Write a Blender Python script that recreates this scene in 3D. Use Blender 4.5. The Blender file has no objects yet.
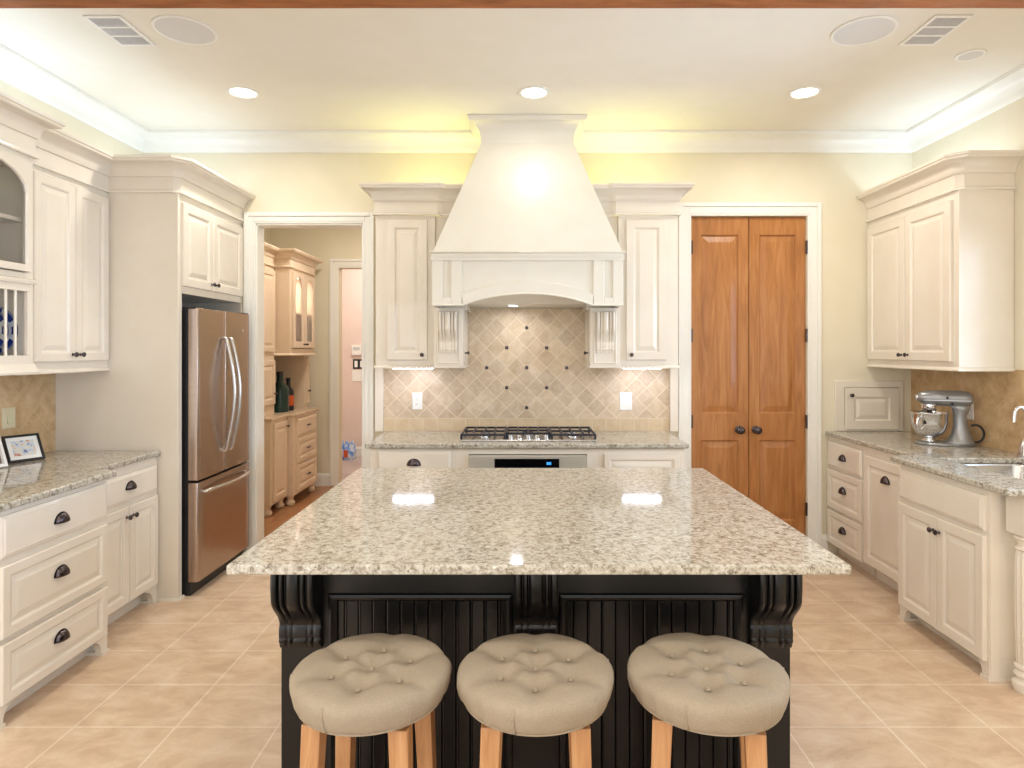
import bpy, bmesh, math, random
from mathutils import Vector, Matrix
PI = math.pi
sc = bpy.context.scene
C = sc.collection
random.seed(7)

# ------------------------------------------------------------------ materials
def lin(c):
    return tuple(((v/255)/12.92 if v/255 <= .04045 else ((v/255+.055)/1.055)**2.4) for v in c) + (1,)
MATS = {}
def mat(name, col=(200,200,200), rough=.5, metal=0.0, spec=.5, coat=0.0, trans=0.0, emit=None, estr=0, ior=1.45):
    m = bpy.data.materials.new(name); m.use_nodes = True
    b = m.node_tree.nodes['Principled BSDF']
    b.inputs['Base Color'].default_value = lin(col)
    b.inputs['Roughness'].default_value = rough
    b.inputs['Metallic'].default_value = metal
    b.inputs['Specular IOR Level'].default_value = spec
    b.inputs['Coat Weight'].default_value = coat; b.inputs['Coat Roughness'].default_value = .08
    b.inputs['Transmission Weight'].default_value = trans
    b.inputs['IOR'].default_value = ior
    if emit:
        b.inputs['Emission Color'].default_value = lin(emit)
        b.inputs['Emission Strength'].default_value = estr
    MATS[name] = m
    return m
class N:
    """tiny node helper"""
    def __init__(s, m): s.t = m.node_tree; s.b = s.t.nodes['Principled BSDF']
    def n(s, typ, **kw):
        x = s.t.nodes.new(typ)
        for k, v in kw.items():
            if hasattr(x, k): setattr(x, k, v)
            else: x.inputs[k].default_value = v
        return x
    def l(s, a, b): s.t.links.new(a, b)
    def coord(s, scale=(1,1,1), rot=(0,0,0), loc=(0,0,0)):
        g = s.n('ShaderNodeNewGeometry'); mp = s.n('ShaderNodeMapping')
        mp.inputs['Scale'].default_value = scale; mp.inputs['Rotation'].default_value = rot; mp.inputs['Location'].default_value = loc
        s.l(g.outputs['Position'], mp.inputs['Vector']); return mp.outputs['Vector']
    def objcoord(s, scale=(1,1,1), rot=(0,0,0), loc=(0,0,0)):
        g = s.n('ShaderNodeTexCoord'); mp = s.n('ShaderNodeMapping')
        mp.inputs['Scale'].default_value = scale; mp.inputs['Rotation'].default_value = rot; mp.inputs['Location'].default_value = loc
        s.l(g.outputs['Object'], mp.inputs['Vector']); return mp.outputs['Vector']
    def noise(s, vec, scale, detail=3, rough=.5, dist=0):
        x = s.n('ShaderNodeTexNoise'); x.inputs['Scale'].default_value = scale; x.inputs['Detail'].default_value = detail
        x.inputs['Roughness'].default_value = rough; x.inputs['Distortion'].default_value = dist
        s.l(vec, x.inputs['Vector']); return x.outputs['Fac']
    def ramp(s, fac, stops, interp='LINEAR'):
        x = s.n('ShaderNodeValToRGB'); cr = x.color_ramp; cr.interpolation = interp
        while len(cr.elements) < len(stops): cr.elements.new(.5)
        for e, (p, c) in zip(cr.elements, stops): e.position = p; e.color = lin(c) if len(c) == 3 else c
        s.l(fac, x.inputs['Fac']); return x.outputs['Color']
    def mix(s, fac, a, b, mode='MIX'):
        x = s.n('ShaderNodeMix', data_type='RGBA', blend_type=mode)
        for v, i in ((fac, 0), (a, 6), (b, 7)):
            if hasattr(v, 'is_linked'): s.l(v, x.inputs[i])
            else: x.inputs[i].default_value = v if not isinstance(v, tuple) or len(v) == 4 else lin(v)
        return x.outputs[2]
    def bump(s, h, strength=.2, dist=.01):
        x = s.n('ShaderNodeBump'); x.inputs['Strength'].default_value = strength; x.inputs['Distance'].default_value = dist
        s.l(h, x.inputs['Height']); s.l(x.outputs['Normal'], s.b.inputs['Normal'])
    def color(s, c): s.l(c, s.b.inputs['Base Color'])

def speckle_paint(name, a, b, rough, scale=6, coat=0):
    m = mat(name, a, rough, coat=coat); q = N(m)
    q.color(q.ramp(q.noise(q.coord(), scale, 4), [(.35, a), (.65, b)]))
    return m
cream   = speckle_paint('cream_paint', (232,223,208), (229,219,203), .2, coat=.35)
creamw  = speckle_paint('hood_paint', (230,226,214), (228,223,210), .34)
wallp   = speckle_paint('wall_paint', (231,222,199), (228,219,194), .75)
ceilp   = speckle_paint('ceiling_paint', (236,231,219), (234,229,216), .85)
trimw   = speckle_paint('trim_paint', (240,238,231), (238,236,228), .35)
pantryp = speckle_paint('pantry_cabinet_paint', (230,208,184), (226,204,178), .35)
hallp   = speckle_paint('hall_paint', (228,208,196), (225,204,192), .7)
def brushed(name, a, b, rough, sc_=(2,2,220), metal=1.0):
    m = mat(name, a, rough, metal); q = N(m)
    q.color(q.ramp(q.noise(q.coord(sc_), 1.5, 3), [(.3, a), (.7, b)]))
    return m
steel   = brushed('stainless_steel', (172,153,140), (182,164,151), .27, (2,3,160))  # brownish tint of reflected surroundings put into the steel colour
steel2  = brushed('satin_steel', (200,198,196), (214,212,210), .25)
satin   = brushed('satin_panel', (206,200,186), (216,210,196), .42, metal=.6)
chrome  = brushed('polished_chrome', (225,226,230), (232,233,236), .06)
bronze  = brushed('oiled_bronze', (78,70,72), (96,88,90), .27, (40,40,40))
mixgrey = brushed('mixer_enamel', (150,150,150), (160,160,158), .3, (9,9,9), .55)
blackp  = speckle_paint('black_paint', (6,6,7), (9,9,10), .3)
darkpl  = speckle_paint('dark_plastic', (24,24,27), (32,32,35), .4)
iron    = speckle_paint('cast_iron', (30,30,40), (48,48,60), .45, 60)
blackgl = speckle_paint('black_glass', (8,8,10), (11,11,13), .08)
whitepl = speckle_paint('white_plastic', (240,238,232), (236,234,228), .4)
almond  = speckle_paint('almond_plastic', (216,204,170), (211,199,165), .4)
grout_w = speckle_paint('grille_grey', (206,205,205), (198,197,197), .6, 40)
speakm  = speckle_paint('speaker_mesh', (222,220,216), (216,214,210), .7, 300)
slotdk  = speckle_paint('slot_dark', (104,102,102), (116,114,114), .8)  # dark grey standing for the shade inside vent and socket slots
tabin   = speckle_paint('cabinet_interior', (196,188,168), (190,182,162), .7)
glass   = mat('clear_glass', (255,255,255), 0.0, trans=1.0, ior=1.3)
q = N(glass); q.l(q.ramp(q.noise(q.coord(), 3), [(0,(.01,.01,.01,1)),(1,(.02,.02,.02,1))]), q.b.inputs['Roughness'])
lamp_w  = mat('lamp_glow', (255,255,255), emit=(255,246,232), estr=9)
lamp_s  = mat('hood_lamp_glow', (255,255,255), emit=(240,246,255), estr=1.6)
tube_w  = mat('tube_glow', (255,255,255), emit=(232,236,255), estr=32)
digit   = mat('digit_glow', (40,160,220), emit=(90,190,255), estr=1.2)
bluepl  = speckle_paint('blue_wrap', (80,140,215), (225,230,240), .3, 14)
redlab  = speckle_paint('orange_label', (205,92,40), (190,80,36), .4)
greengl = mat('dark_green_glass', (26,52,46), .12); q = N(greengl); q.color(q.ramp(q.noise(q.coord(), 9), [(.3,(22,46,42)),(.7,(34,62,54))]))
buttonm = speckle_paint('seat_button', (158,144,122), (150,136,116), .8, 50)

# granite
granite = mat('granite', (200,190,165), .1); q = N(granite)
P = q.coord((1,1,1))
n1 = q.noise(P, 52, 6, .68, .6); n2 = q.noise(P, 110, 4, .7, .4); n3 = q.noise(P, 6, 3, .5)
base = q.ramp(n1, [(.30,(84,74,62)), (.40,(136,127,112)), (.48,(174,167,152)), (.60,(203,198,187)), (.74,(160,151,135))])
fl = q.ramp(n2, [(.33,(1,1,1,1)), (.42,(0,0,0,1))])
c1 = q.mix(fl, base, (82,66,52))
fl2 = q.ramp(q.noise(P, 75, 3, .6, .8), [(.62,(0,0,0,1)), (.70,(1,1,1,1))])
c2 = q.mix(fl2, c1, (228,226,220))
c3 = q.mix(q.ramp(n3, [(.35,(0,0,0,1)), (.7,(.2,.2,.2,1))]), c2, (174,163,142))
q.color(c3)
q.l(q.ramp(n2, [(.3,(.11,.11,.11,1)), (.6,(.05,.05,.05,1))]), q.b.inputs['Roughness'])

# floor tile
tile = mat('floor_tile', (222,192,160), .38); q = N(tile)
br = q.n('ShaderNodeTexBrick', offset=0.0, squash=1.0)
br.inputs['Scale'].default_value = 1.0; br.inputs['Brick Width'].default_value = .411; br.inputs['Row Height'].default_value = .327
br.inputs['Mortar Size'].default_value = .0044; br.inputs['Mortar Smooth'].default_value = .15; br.inputs['Bias'].default_value = -.2
br.inputs['Color1'].default_value = lin((200,172,144)); br.inputs['Color2'].default_value = lin((212,186,160)); br.inputs['Mortar'].default_value = lin((236,224,208))
q.l(q.coord(loc=(1.40+.411*20, -2.914+.327*20, 0)), br.inputs['Vector'])
cl = q.ramp(q.noise(q.coord((1,1.6,1)), 5, 6, .66, .5), [(.34,(188,158,130)), (.5,(214,188,160)), (.66,(232,214,192))])
q.color(q.mix(.55, br.outputs['Color'], cl))
inv = q.n('ShaderNodeMath', operation='SUBTRACT'); inv.inputs[0].default_value = 1; q.l(br.outputs['Fac'], inv.inputs[1])
q.bump(inv.outputs[0], .35, .003)

def stone(name, rot, w, h, cols, mortar, msize=.0035, offset=0.0, loc=(0,0,0), axis='back', nscale=9, blotch=.55, bumps=.4):
    m = mat(name, cols[0], .45); q = N(m)
    g = q.n('ShaderNodeNewGeometry'); sep = q.n('ShaderNodeSeparateXYZ'); q.l(g.outputs['Position'], sep.inputs[0])
    cmb = q.n('ShaderNodeCombineXYZ'); q.l(sep.outputs['X' if axis == 'back' else 'Y'], cmb.inputs[0]); q.l(sep.outputs['Z'], cmb.inputs[1])
    sub = q.n('ShaderNodeVectorMath', operation='SUBTRACT'); q.l(cmb.outputs[0], sub.inputs[0]); sub.inputs[1].default_value = loc
    mp = q.n('ShaderNodeMapping'); mp.inputs['Rotation'].default_value = (0,0,rot); q.l(sub.outputs[0], mp.inputs['Vector'])
    ad = q.n('ShaderNodeVectorMath', operation='ADD'); q.l(mp.outputs[0], ad.inputs[0]); ad.inputs[1].default_value = (w*40, h*40, 0)
    b = q.n('ShaderNodeTexBrick', offset=offset, squash=1.0); q.l(ad.outputs[0], b.inputs['Vector'])
    b.inputs['Scale'].default_value = 1; b.inputs['Brick Width'].default_value = w; b.inputs['Row Height'].default_value = h
    b.inputs['Mortar Size'].default_value = msize; b.inputs['Mortar Smooth'].default_value = .3
    b.inputs['Color1'].default_value = lin(cols[0]); b.inputs['Color2'].default_value = lin(cols[1]); b.inputs['Mortar'].default_value = lin(mortar)
    bl = q.ramp(q.noise(q.coord(), nscale, 6, .62, .5), [(.3, cols[2]), (.55, cols[3]), (.75, cols[4])])
    mx = q.mix(blotch, b.outputs['Color'], bl)
    q.color(q.mix(b.outputs['Fac'], mx, mortar))
    inv = q.n('ShaderNodeMath', operation='SUBTRACT'); inv.inputs[0].default_value = 1; q.l(b.outputs['Fac'], inv.inputs[1])
    q.bump(inv.outputs[0], bumps, .004)
    return m
TC = [(222,200,168),(188,165,138),(178,152,118),(206,187,162),(228,216,200)]
trav  = stone('travertine_diagonal', PI/4, .1056, .1056, TC, (226,210,186), msize=.0026, loc=(.035,1.388,0), nscale=16, blotch=.5)
trav2 = stone('travertine_straight', 0, .105, .2, [(214,190,154),(200,174,138),(194,168,130),(214,194,162),(226,208,182)], (214,198,170), loc=(.0,1.012,0))
BC = [(202,170,126),(190,156,112),(172,138,94),(204,172,130),(222,196,158)]
sidest = stone('brown_marble_diagonal', PI/4, .15, .15, BC, (206,178,138), msize=.0018, axis='side', nscale=11, blotch=.75, bumps=.15)

def wood(name, dark, mid, light, sc_=(9,9,.9), rough=.35, coat=.2):
    m = mat(name, mid, rough, coat=coat); q = N(m)
    a = q.noise(q.coord(sc_), 2.2, 6, .62, .9); b = q.noise(q.coord((sc_[0]*7, sc_[1]*7, sc_[2]*2.0)), 2.5, 4, .6)
    c = q.ramp(a, [(.3, dark), (.5, mid), (.72, light)])
    q.color(q.mix(.22, c, q.ramp(b, [(.3, dark), (.7, light)])))
    return m
alder  = wood('alder_wood', (148,92,44), (176,116,62), (196,140,86))
legw   = wood('oak_leg_wood', (160,110,68), (182,134,90), (198,154,110), (16,16,1.6))
beamw  = wood('beam_wood', (122,68,32), (152,92,48), (178,114,68), (1.2,9,9), .6, 0)
planks = mat('plank_wood', (160,96,52), .3); q = N(planks)
b_ = q.n('ShaderNodeTexBrick', offset=.37); q.l(q.coord(rot=(0,0,PI/2), loc=(20,20,0)), b_.inputs['Vector'])
b_.inputs['Scale'].default_value = 1; b_.inputs['Brick Width'].default_value = 1.1; b_.inputs['Row Height'].default_value = .085; b_.inputs['Mortar Size'].default_value = .0015
b_.inputs['Color1'].default_value = lin((164,112,74)); b_.inputs['Color2'].default_value = lin((184,132,92)); b_.inputs['Mortar'].default_value = lin((108,70,44))
q.color(q.mix(.3, b_.outputs['Color'], q.ramp(q.noise(q.coord((14,1.5,1)), 3, 5), [(.3,(144,96,60)), (.7,(196,146,104))])))

linen = mat('taupe_linen', (172,156,134), .9, spec=.15); q = N(linen)
wv = q.noise(q.objcoord((1,1,1)), 420, 2, .6); bl = q.noise(q.objcoord(), 9, 3)
q.color(q.mix(.5, q.ramp(bl, [(.3,(144,130,111)), (.7,(158,144,124))]), q.ramp(wv, [(.35,(142,128,109)), (.65,(172,158,138))])))
q.bump(wv, .25, .001)

# ------------------------------------------------------------------ mesh builder
class MB:
    def __init__(s): s.bm = bmesh.new()
    def face(s, vs):
        try: return s.bm.faces.new(vs)
        except ValueError: return None
    def v(s, p): return s.bm.verts.new(p)
    def box(s, x0, x1, y0, y1, z0, z1):
        vs = [s.v((x, y, z)) for x in (x0, x1) for y in (y0, y1) for z in (z0, z1)]
        for f in ((0,1,3,2), (4,6,7,5), (0,4,5,1), (2,3,7,6), (0,2,6,4), (1,5,7,3)): s.face([vs[i] for i in f])
        return s
    def rings(s, rings, closed=True, cap0=True, cap1=True):
        R = [[s.v(p) for p in r] for r in rings]
        n = len(R[0])
        for a, b in zip(R, R[1:]):
            for i in range(n if closed else n-1):
                j = (i+1) % n
                s.face([a[i], a[j], b[j], b[i]])
        if cap0: s.face(R[0])
        if cap1: s.face(R[-1])
        return s
    def lathe(s, prof, c=(0,0,0), n=24, axis='z', cap=True):
        def pt(r, h, a):
            x, y = r*math.cos(a), r*math.sin(a)
            p = {'z': (x, y, h), 'y': (x, h, y), 'x': (h, x, y)}[axis]
            return (c[0]+p[0], c[1]+p[1], c[2]+p[2])
        return s.rings([[pt(max(r, 1e-4), h, 2*PI*i/n) for i in range(n)] for r, h in prof], True, cap, cap)
    def tube(s, pts, r, n=10, cap=True):
        pts = [Vector(p) for p in pts]; rs = r if isinstance(r, (list, tuple)) else [r]*len(pts)
        up = None; rg = []
        for i, p in enumerate(pts):
            d = (pts[min(i+1, len(pts)-1)] - pts[max(i-1, 0)]).normalized()
            if up is None:
                up = Vector((0,0,1)) if abs(d.z) < .9 else Vector((1,0,0))
            e1 = (up - d*up.dot(d)).normalized(); e2 = d.cross(e1); up = e1
            rg.append([p + (e1*math.cos(2*PI*k/n) + e2*math.sin(2*PI*k/n))*rs[i] for k in range(n)])
        return s.rings(rg, True, cap, cap)
    def prism(s, poly, a, b, axis='y'):
        f = {'y': lambda u, w, t: (u, t, w), 'x': lambda u, w, t: (t, u, w), 'z': lambda u, w, t: (u, w, t)}[axis]
        return s.rings([[f(u, w, a) for u, w in poly], [f(u, w, b) for u, w in poly]])
    def sweep(s, path, prof, z0=0.0, closed=False):
        """profile (out, z) swept along a horizontal path, out = right of travel, mitred"""
        pts = [Vector(p) for p in path]; n = len(pts); rg = []
        for i in range(n):
            d0 = (pts[i]-pts[i-1]).normalized() if (i > 0 or closed) else None
            d1 = (pts[(i+1) % n]-pts[i]).normalized() if (i < n-1 or closed) else None
            d0 = d0 or d1; d1 = d1 or d0
            n0 = Vector((d0.y, -d0.x)); n1 = Vector((d1.y, -d1.x))
            m = (n0+n1)/max(.2, (1+n0.dot(n1)))
            rg.append([(pts[i].x+m.x*o, pts[i].y+m.y*o, z0+z) for o, z in prof])
        if closed: rg.append(rg[0])
        return s.rings(rg, True, not closed, not closed)
    def grid(s, us, ws, keep, a, b, axis='z', warp=None):
        """slab made of the grid cells for which keep(u, w) holds; shared verts, no seams"""
        f = {'y': lambda u, w, t: (u, t, w), 'x': lambda u, w, t: (t, u, w), 'z': lambda u, w, t: (u, w, t)}[axis]
        V = {}
        def vv(i, j, t):
            k = (i, j, t)
            if k not in V:
                u, w = us[i], ws[j]
                if warp: u, w = warp(u, w)
                V[k] = s.v(f(u, w, (a, b)[t]))
            return V[k]
        K = {(i, j) for i in range(len(us)-1) for j in range(len(ws)-1) if keep((us[i]+us[i+1])/2, (ws[j]+ws[j+1])/2)}
        for i, j in K:
            for t in (0, 1): s.face([vv(i,j,t), vv(i+1,j,t), vv(i+1,j+1,t), vv(i,j+1,t)])
            for di, dj, e in ((-1,0,((i,j),(i,j+1))), (1,0,((i+1,j),(i+1,j+1))), (0,-1,((i,j),(i+1,j))), (0,1,((i,j+1),(i+1,j+1)))):
                if (i+di, j+dj) not in K: s.face([vv(*e[0],0), vv(*e[1],0), vv(*e[1],1), vv(*e[0],1)])
        return s
    def obj(s, name, m, parent=None, smooth=False, bevel=0, seg=2, xf=None, ang=35):
        bm = s.bm
        bmesh.ops.recalc_face_normals(bm, faces=bm.faces[:])
        if xf is not None: bmesh.ops.transform(bm, matrix=xf, verts=bm.verts[:])
        me = bpy.data.meshes.new(name); bm.to_mesh(me); bm.free()
        me.materials.append(m)
        o = bpy.data.objects.new(name, me); C.objects.link(o)
        if parent: o.parent = parent
        if smooth:
            for p in me.polygons: p.use_smooth = True
            if smooth != 'full':
                me.set_sharp_from_angle(angle=math.radians(40))
        if bevel:
            md = o.modifiers.new('bevel', 'BEVEL'); md.width = bevel; md.segments = seg; md.limit_method = 'ANGLE'; md.angle_limit = math.radians(ang)
        return o
def tag(o, label, cat, group=None):
    o['label'] = label; o['category'] = cat
    if group: o['group'] = group
    return o
def thing(name, label, cat, loc=(0,0,0), rot=0, group=None):
    o = bpy.data.objects.new(name, None); C.objects.link(o)
    o.location = loc; o.rotation_euler = (0,0,rot); o.empty_display_size = .1
    return tag(o, label, cat, group)
def struct(o, label=None):
    o['kind'] = 'structure'
    if label: o['label'] = label
    return o
def copy_tree(o, parent=None):
    c = o.copy(); C.objects.link(c)
    if parent: c.parent = parent
    for ch in list(o.children): copy_tree(ch, c)
    return c

# ------------------------------------------------------------------ room
YW, XL, XR, ZC = 4.794, -2.845, 2.926, 3.127
YB = -1.6
YS = 1.2     # the left wall ends here: unseen near part left open to let in side light
DW = (-1.993, -1.188, 2.467)     # doorway
DD = (1.265, 2.135, 2.524)       # double door opening
struct(MB().box(XL-.1, XR+.1, YB, YW+.06, -.08, 0).obj('floor', tile), 'beige square tile floor')
PY_ = 7.21
hallf = speckle_paint('hall_floor_stone', (168,150,142), (186,170,160), .4, 4)
struct(MB().box(-3.3, 1.0, PY_, 9.3, -.08, 0).obj('floor_hall', hallf), 'grey brown hall floor')
struct(MB().box(-3.3, 1.0, YW+.06, PY_, -.08, 0).obj('floor_pantry', planks), 'brown wood plank floor beyond the doorway')
struct(MB().box(XL-.12, XR+.12, YB, YW+.12, ZC, ZC+.1).obj('ceiling', ceilp), 'cream painted ceiling')
struct(MB().grid([XL-.12, DW[0], DW[1], DD[0], DD[1], XR+.12], [0, DW[2], DD[2], ZC],
    lambda x, z: not (DW[0] < x < DW[1] and z < DW[2]) and not (DD[0] < x < DD[1] and z < DD[2]), YW, YW+.12, 'y').obj('wall_back', wallp), 'cream back wall')
struct(MB().box(XL-.12, XL, YS, YW, 0, ZC).obj('wall_left', wallp), 'cream left wall')
WN = (1.75, 3.60, 1.14, 2.2)
struct(MB().grid([YB, WN[0], WN[1], YW], [0, WN[2], WN[3], ZC], lambda y, z: not (WN[0] < y < WN[1] and WN[2] < z < WN[3]), XR, XR+.12, 'x').obj('wall_right', wallp), 'cream right wall')
# window over the sink (light only, just right of the frame)
w = struct(MB().grid([WN[0]-.07, WN[0]+.02, WN[1]-.02, WN[1]+.07], [WN[2]-.07, WN[2]+.02, WN[3]-.02, WN[3]+.07],
    lambda y, z: not (WN[0]+.02 < y < WN[1]-.02 and WN[2]+.02 < z < WN[3]-.02), XR-.018, XR+.0, 'x').obj('window_1', trimw, bevel=.004), 'white framed window over the sink')
mb = MB()
for k in range(1, 3):
    yy = WN[0] + (WN[1]-WN[0])*k/3; mb.box(XR+.04, XR+.07, yy-.02, yy+.02, WN[2], WN[3])
mb.box(XR+.04, XR+.07, WN[0], WN[1], 1.66, 1.70); mb.obj('window_sash', trimw, w)

# room crown
cove = [(0,-.13), (.012,-.13), (.018,-.118)] + [(.02+.085*(1-math.cos(t*PI/16)), -.112+.085*math.sin(t*PI/16)) for t in range(9)] + [(.118,-.022), (.12,-.002), (0,-.002)]
mb = MB(); mb.sweep([(XL, YS), (XL, YW), (XR, YW), (XR, YB)], cove, ZC)
struct(mb.obj('trim_1', trimw, smooth=True), 'white crown moulding round the ceiling')
# baseboards
bbp = [(0,0), (.016,0), (.016,.11), (.011,.125), (.006,.14), (0,.14)]
mb = MB()
for x0, x1 in ((-1.106, -1.10), (1.15, 1.166), (2.236, 2.285)): mb.sweep([(x0, YW), (x1, YW)], bbp)
struct(mb.obj('baseboard_back', trimw), 'white baseboard on the back wall')
# casings
def casing(name, x0, x1, z1, y, wd, lab, sign=-1, left=True, right=True):
    """flat casing with raised outer band and inner bead; sign -1: on the near face"""
    mb = MB()
    def band(a, b, t):   # nested U between insets a..b (outward from opening), thickness t
        ya, yb = (y, y+sign*t)
        if left: mb.box(x0-b, x0-a, min(ya,yb), max(ya,yb), 0, z1+b)
        if right: mb.box(x1+a, x1+b, min(ya,yb), max(ya,yb), 0, z1+b)
        mb.box(x0-a if left else x0-b, x1+a if right else x1+b, min(ya,yb), max(ya,yb), z1+a, z1+b)
    band(0, .014, .014); band(.014, wd-.03, .017); band(wd-.03, wd, .026)
    return struct(mb.obj(name, trimw, bevel=.003), lab)
casing('trim_2', DW[0], DW[1], DW[2], YW, .082, 'white casing round the open doorway')
casing('trim_3', DD[0], DD[1], DD[2], YW, .098, 'white casing round the wooden double door')
mb = MB()   # jamb liners of the doorway
mb.box(DW[0]-.001, DW[0]+.012, YW-.004, YW+.125, 0, DW[2]); mb.box(DW[1]-.012, DW[1]+.001, YW-.004, YW+.125, 0, DW[2]); mb.box(DW[0], DW[1], YW-.004, YW+.125, DW[2]-.012, DW[2]+.001)
struct(mb.obj('trim_4', trimw, bevel=.002), 'white jamb lining of the open doorway')
# ceiling beam
mb = MB(); rg = []
for i in range(61):
    x = XL + (XR-XL)*i/60
    a = .006*math.sin(i*1.7)+.005*math.sin(i*.53+1)+random.uniform(-.004,.004)
    b = .005*math.sin(i*1.1+2)+random.uniform(-.004,.004)
    rg.append([(x, 2.25+b, 2.93+b), (x, 2.64+a, 2.93+a*.6), (x, 2.645+a, ZC+.001), (x, 2.245+b, ZC+.001)])
mb.rings(rg); struct(mb.obj('beam_1', beamw, bevel=.008), 'rough hewn wooden ceiling beam')

# pantry and hall beyond the doorway
PX0, PX1, PY, PZ = -2.8, -.7, 7.15, 3.1
HD = (-2.045, -1.15, 2.433)
struct(MB().box(PX0-.1, PX0, YW+.12, PY, 0, PZ).obj('wall_pantry_left', wallp), 'pantry side wall')
struct(MB().box(PX1, PX1+.1, YW+.12, PY, 0, PZ).obj('wall_pantry_right', wallp), 'pantry side wall on the right')
struct(MB().grid([PX0-.1, HD[0], HD[1], PX1+.1], [0, HD[2], PZ], lambda x, z: not (HD[0] < x < HD[1] and z < HD[2]), PY, PY+.12, 'y').obj('wall_pantry_back', wallp), 'pantry back wall')
struct(MB().box(PX0-.5, PX1+.1, YW+.12, 9.3, PZ, PZ+.1).obj('ceiling_pantry', ceilp), 'pantry ceiling')
struct(MB().box(-3.3, .9, 9.1, 9.2, 0, PZ).obj('wall_hall_back', hallp), 'pink beige wall of the hall')
struct(MB().box(-3.3, -3.2, PY+.12, 9.1, 0, PZ).obj('wall_hall_left', hallp), 'hall side wall')
struct(MB().box(-.8, -.7, PY+.12, 9.1, 0, PZ).obj('wall_hall_right', hallp), 'hall side wall on the right')
casing('trim_5', HD[0], HD[1], HD[2], PY, .1, 'white casing of the pantry doorway to the hall')
mb = MB(); mb.sweep([(-3.2, 9.1), (-.8, 9.1)], bbp); struct(mb.obj('baseboard_hall', trimw), 'hall baseboard')
mb = MB(); mb.sweep([(PX0, PY), (HD[0]-.1, PY)], bbp); struct(mb.obj('baseboard_pantry', trimw), 'pantry baseboard')

# ------------------------------------------------------------------ cabinet kit (local: x width, front at y=0 facing -y, z up)
def ring_rect(x0, x1, z0, z1, ins, y):
    return [(x0+ins, y, z0+ins), (x1-ins, y, z0+ins), (x1-ins, y, z1-ins), (x0+ins, y, z1-ins)]
def raised(parent, x0, x1, z0, z1, name='door', t=.021, stile=.056, m=cream, y0=0.0):
    L = [(0,0), (0,t-.004), (.004,t), (stile-.012,t), (stile-.006,t-.002), (stile,t-.009), (stile+.006,t-.0095), (stile+.03,t-.0025), (stile+.034,t-.002)]
    mb = MB(); mb.rings([ring_rect(x0, x1, z0, z1, i, y0-d) for i, d in L])
    return mb.obj(name, m, parent)
def slab(parent, x0, x1, z0, z1, name='drawer', t=.021, m=cream, y0=0.0):
    L = [(0,0), (0,t-.010), (.004,t-.007), (.012,t-.004), (.017,t), (.022,t)]
    mb = MB(); mb.rings([ring_rect(x0, x1, z0, z1, i, y0-d) for i, d in L])
    return mb.obj(name, m, parent)
def knob(parent, x, z, y=-.021, r=.0145, m=bronze, name='knob'):
    return MB().lathe([(.009,y), (.008,y-.003), (.0055,y-.006), (.005,y-.012), (r*.8,y-.016), (r,y-.021), (r*.95,y-.025), (r*.6,y-.029), (.001,y-.030)], (x,0,z), 16, 'y').obj(name, m, parent, True)
def cup(parent, x, z, y=-.021, w=.043, h=.042, d=.026, name='cup_pull'):
    mb = MB(); rg = []
    for j in range(7):
        b = j/6*PI/2*.98
        rg.append([(x+w*math.cos(a)*math.cos(b), y-d*math.sin(a)*math.cos(b)**.7-.001, z-.018+h*math.sin(b)) for a in [PI*i/12 for i in range(13)]])
    mb.rings(rg, False, False, False)
    mb.prism([(x+(w+.004)*math.cos(PI*i/12), z-.018+(h+.004)*math.sin(PI*i/12)) for i in range(13)], y, y-.002)
    o = mb.obj(name, bronze, parent, True)
    md = o.modifiers.new('thick', 'SOLIDIFY'); md.thickness = .0025
    return o
def body(parent, w, dp, z0, z1, toe=True, m=cream, name='carcass', x0=0.0):
    mb = MB(); mb.box(x0, w, 0, dp, z0, z1)
    if toe: mb.box(x0+.01, w-.01, .07, dp, 0, z0)
    return mb.obj(name, m, parent, bevel=.002)
CROWN = [(0,0), (.02,0), (.022,.006), (.020,.014), (.009,.018), (.007,.02), (.007,.096), (.016,.098), (.018,.104)] + \
        [(.02+.06*(1-math.cos(t*PI/12)), .106+.066*math.sin(t*PI/12)) for t in range(7)] + [(.086,.176), (.088,.186), (.095,.19), (.095,.205), (0,.205)]
def crown(parent, path, z0=2.475, m=cream, prof=CROWN):
    mb = MB(); mb.sweep(path, prof, z0); return mb.obj('crown_moulding', m, parent, True)
def light_rail(parent, path, z0, m=cream):
    mb = MB(); mb.sweep(path, [(0,0), (.012,0), (.014,.006), (.010,.014), (.004,.022), (0,.024)], z0); return mb.obj('light_rail', m, parent, True)
def bracket_feet(parent, w, m=cream, ends=(True, True)):
    pl = [(0,0), (.045,0), (.046,.03), (.055,.055), (.08,.078), (.13,.0985), (.13,.1), (0,.1)]
    for e in (0, 1):
        if not ends[e]: continue
        f = (lambda x: w-x) if e else (lambda x: x)
        mb = MB(); mb.prism([(f(x), z) for x, z in pl], -.0015, .03)
        mb.box(min(f(.002), f(.028)), max(f(.002), f(.028)), .03, .45, 0, .0995)
        mb.box(min(f(-.006), f(.05)), max(f(-.006), f(.05)), -.0075, .07, 0, .016)
        mb.obj('bracket_foot', m, parent)
LEFT, RIGHT = PI/2, -PI/2
def rowset(t, x0, x1, rows, m=cream):
    """three drawers: flat top one, two raised ones, each with a cup pull"""
    for i, (a, b) in enumerate(rows):
        d = slab(t, x0, x1, a, b, m=m) if i == 0 else raised(t, x0, x1, a, b, 'drawer', stile=.05, m=m)
        cup(d, (x0+x1)/2, (a+b)/2 + (.02 if i else -.002))
ROWS = [(.682,.855), (.362,.652), (.095,.338)]

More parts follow.
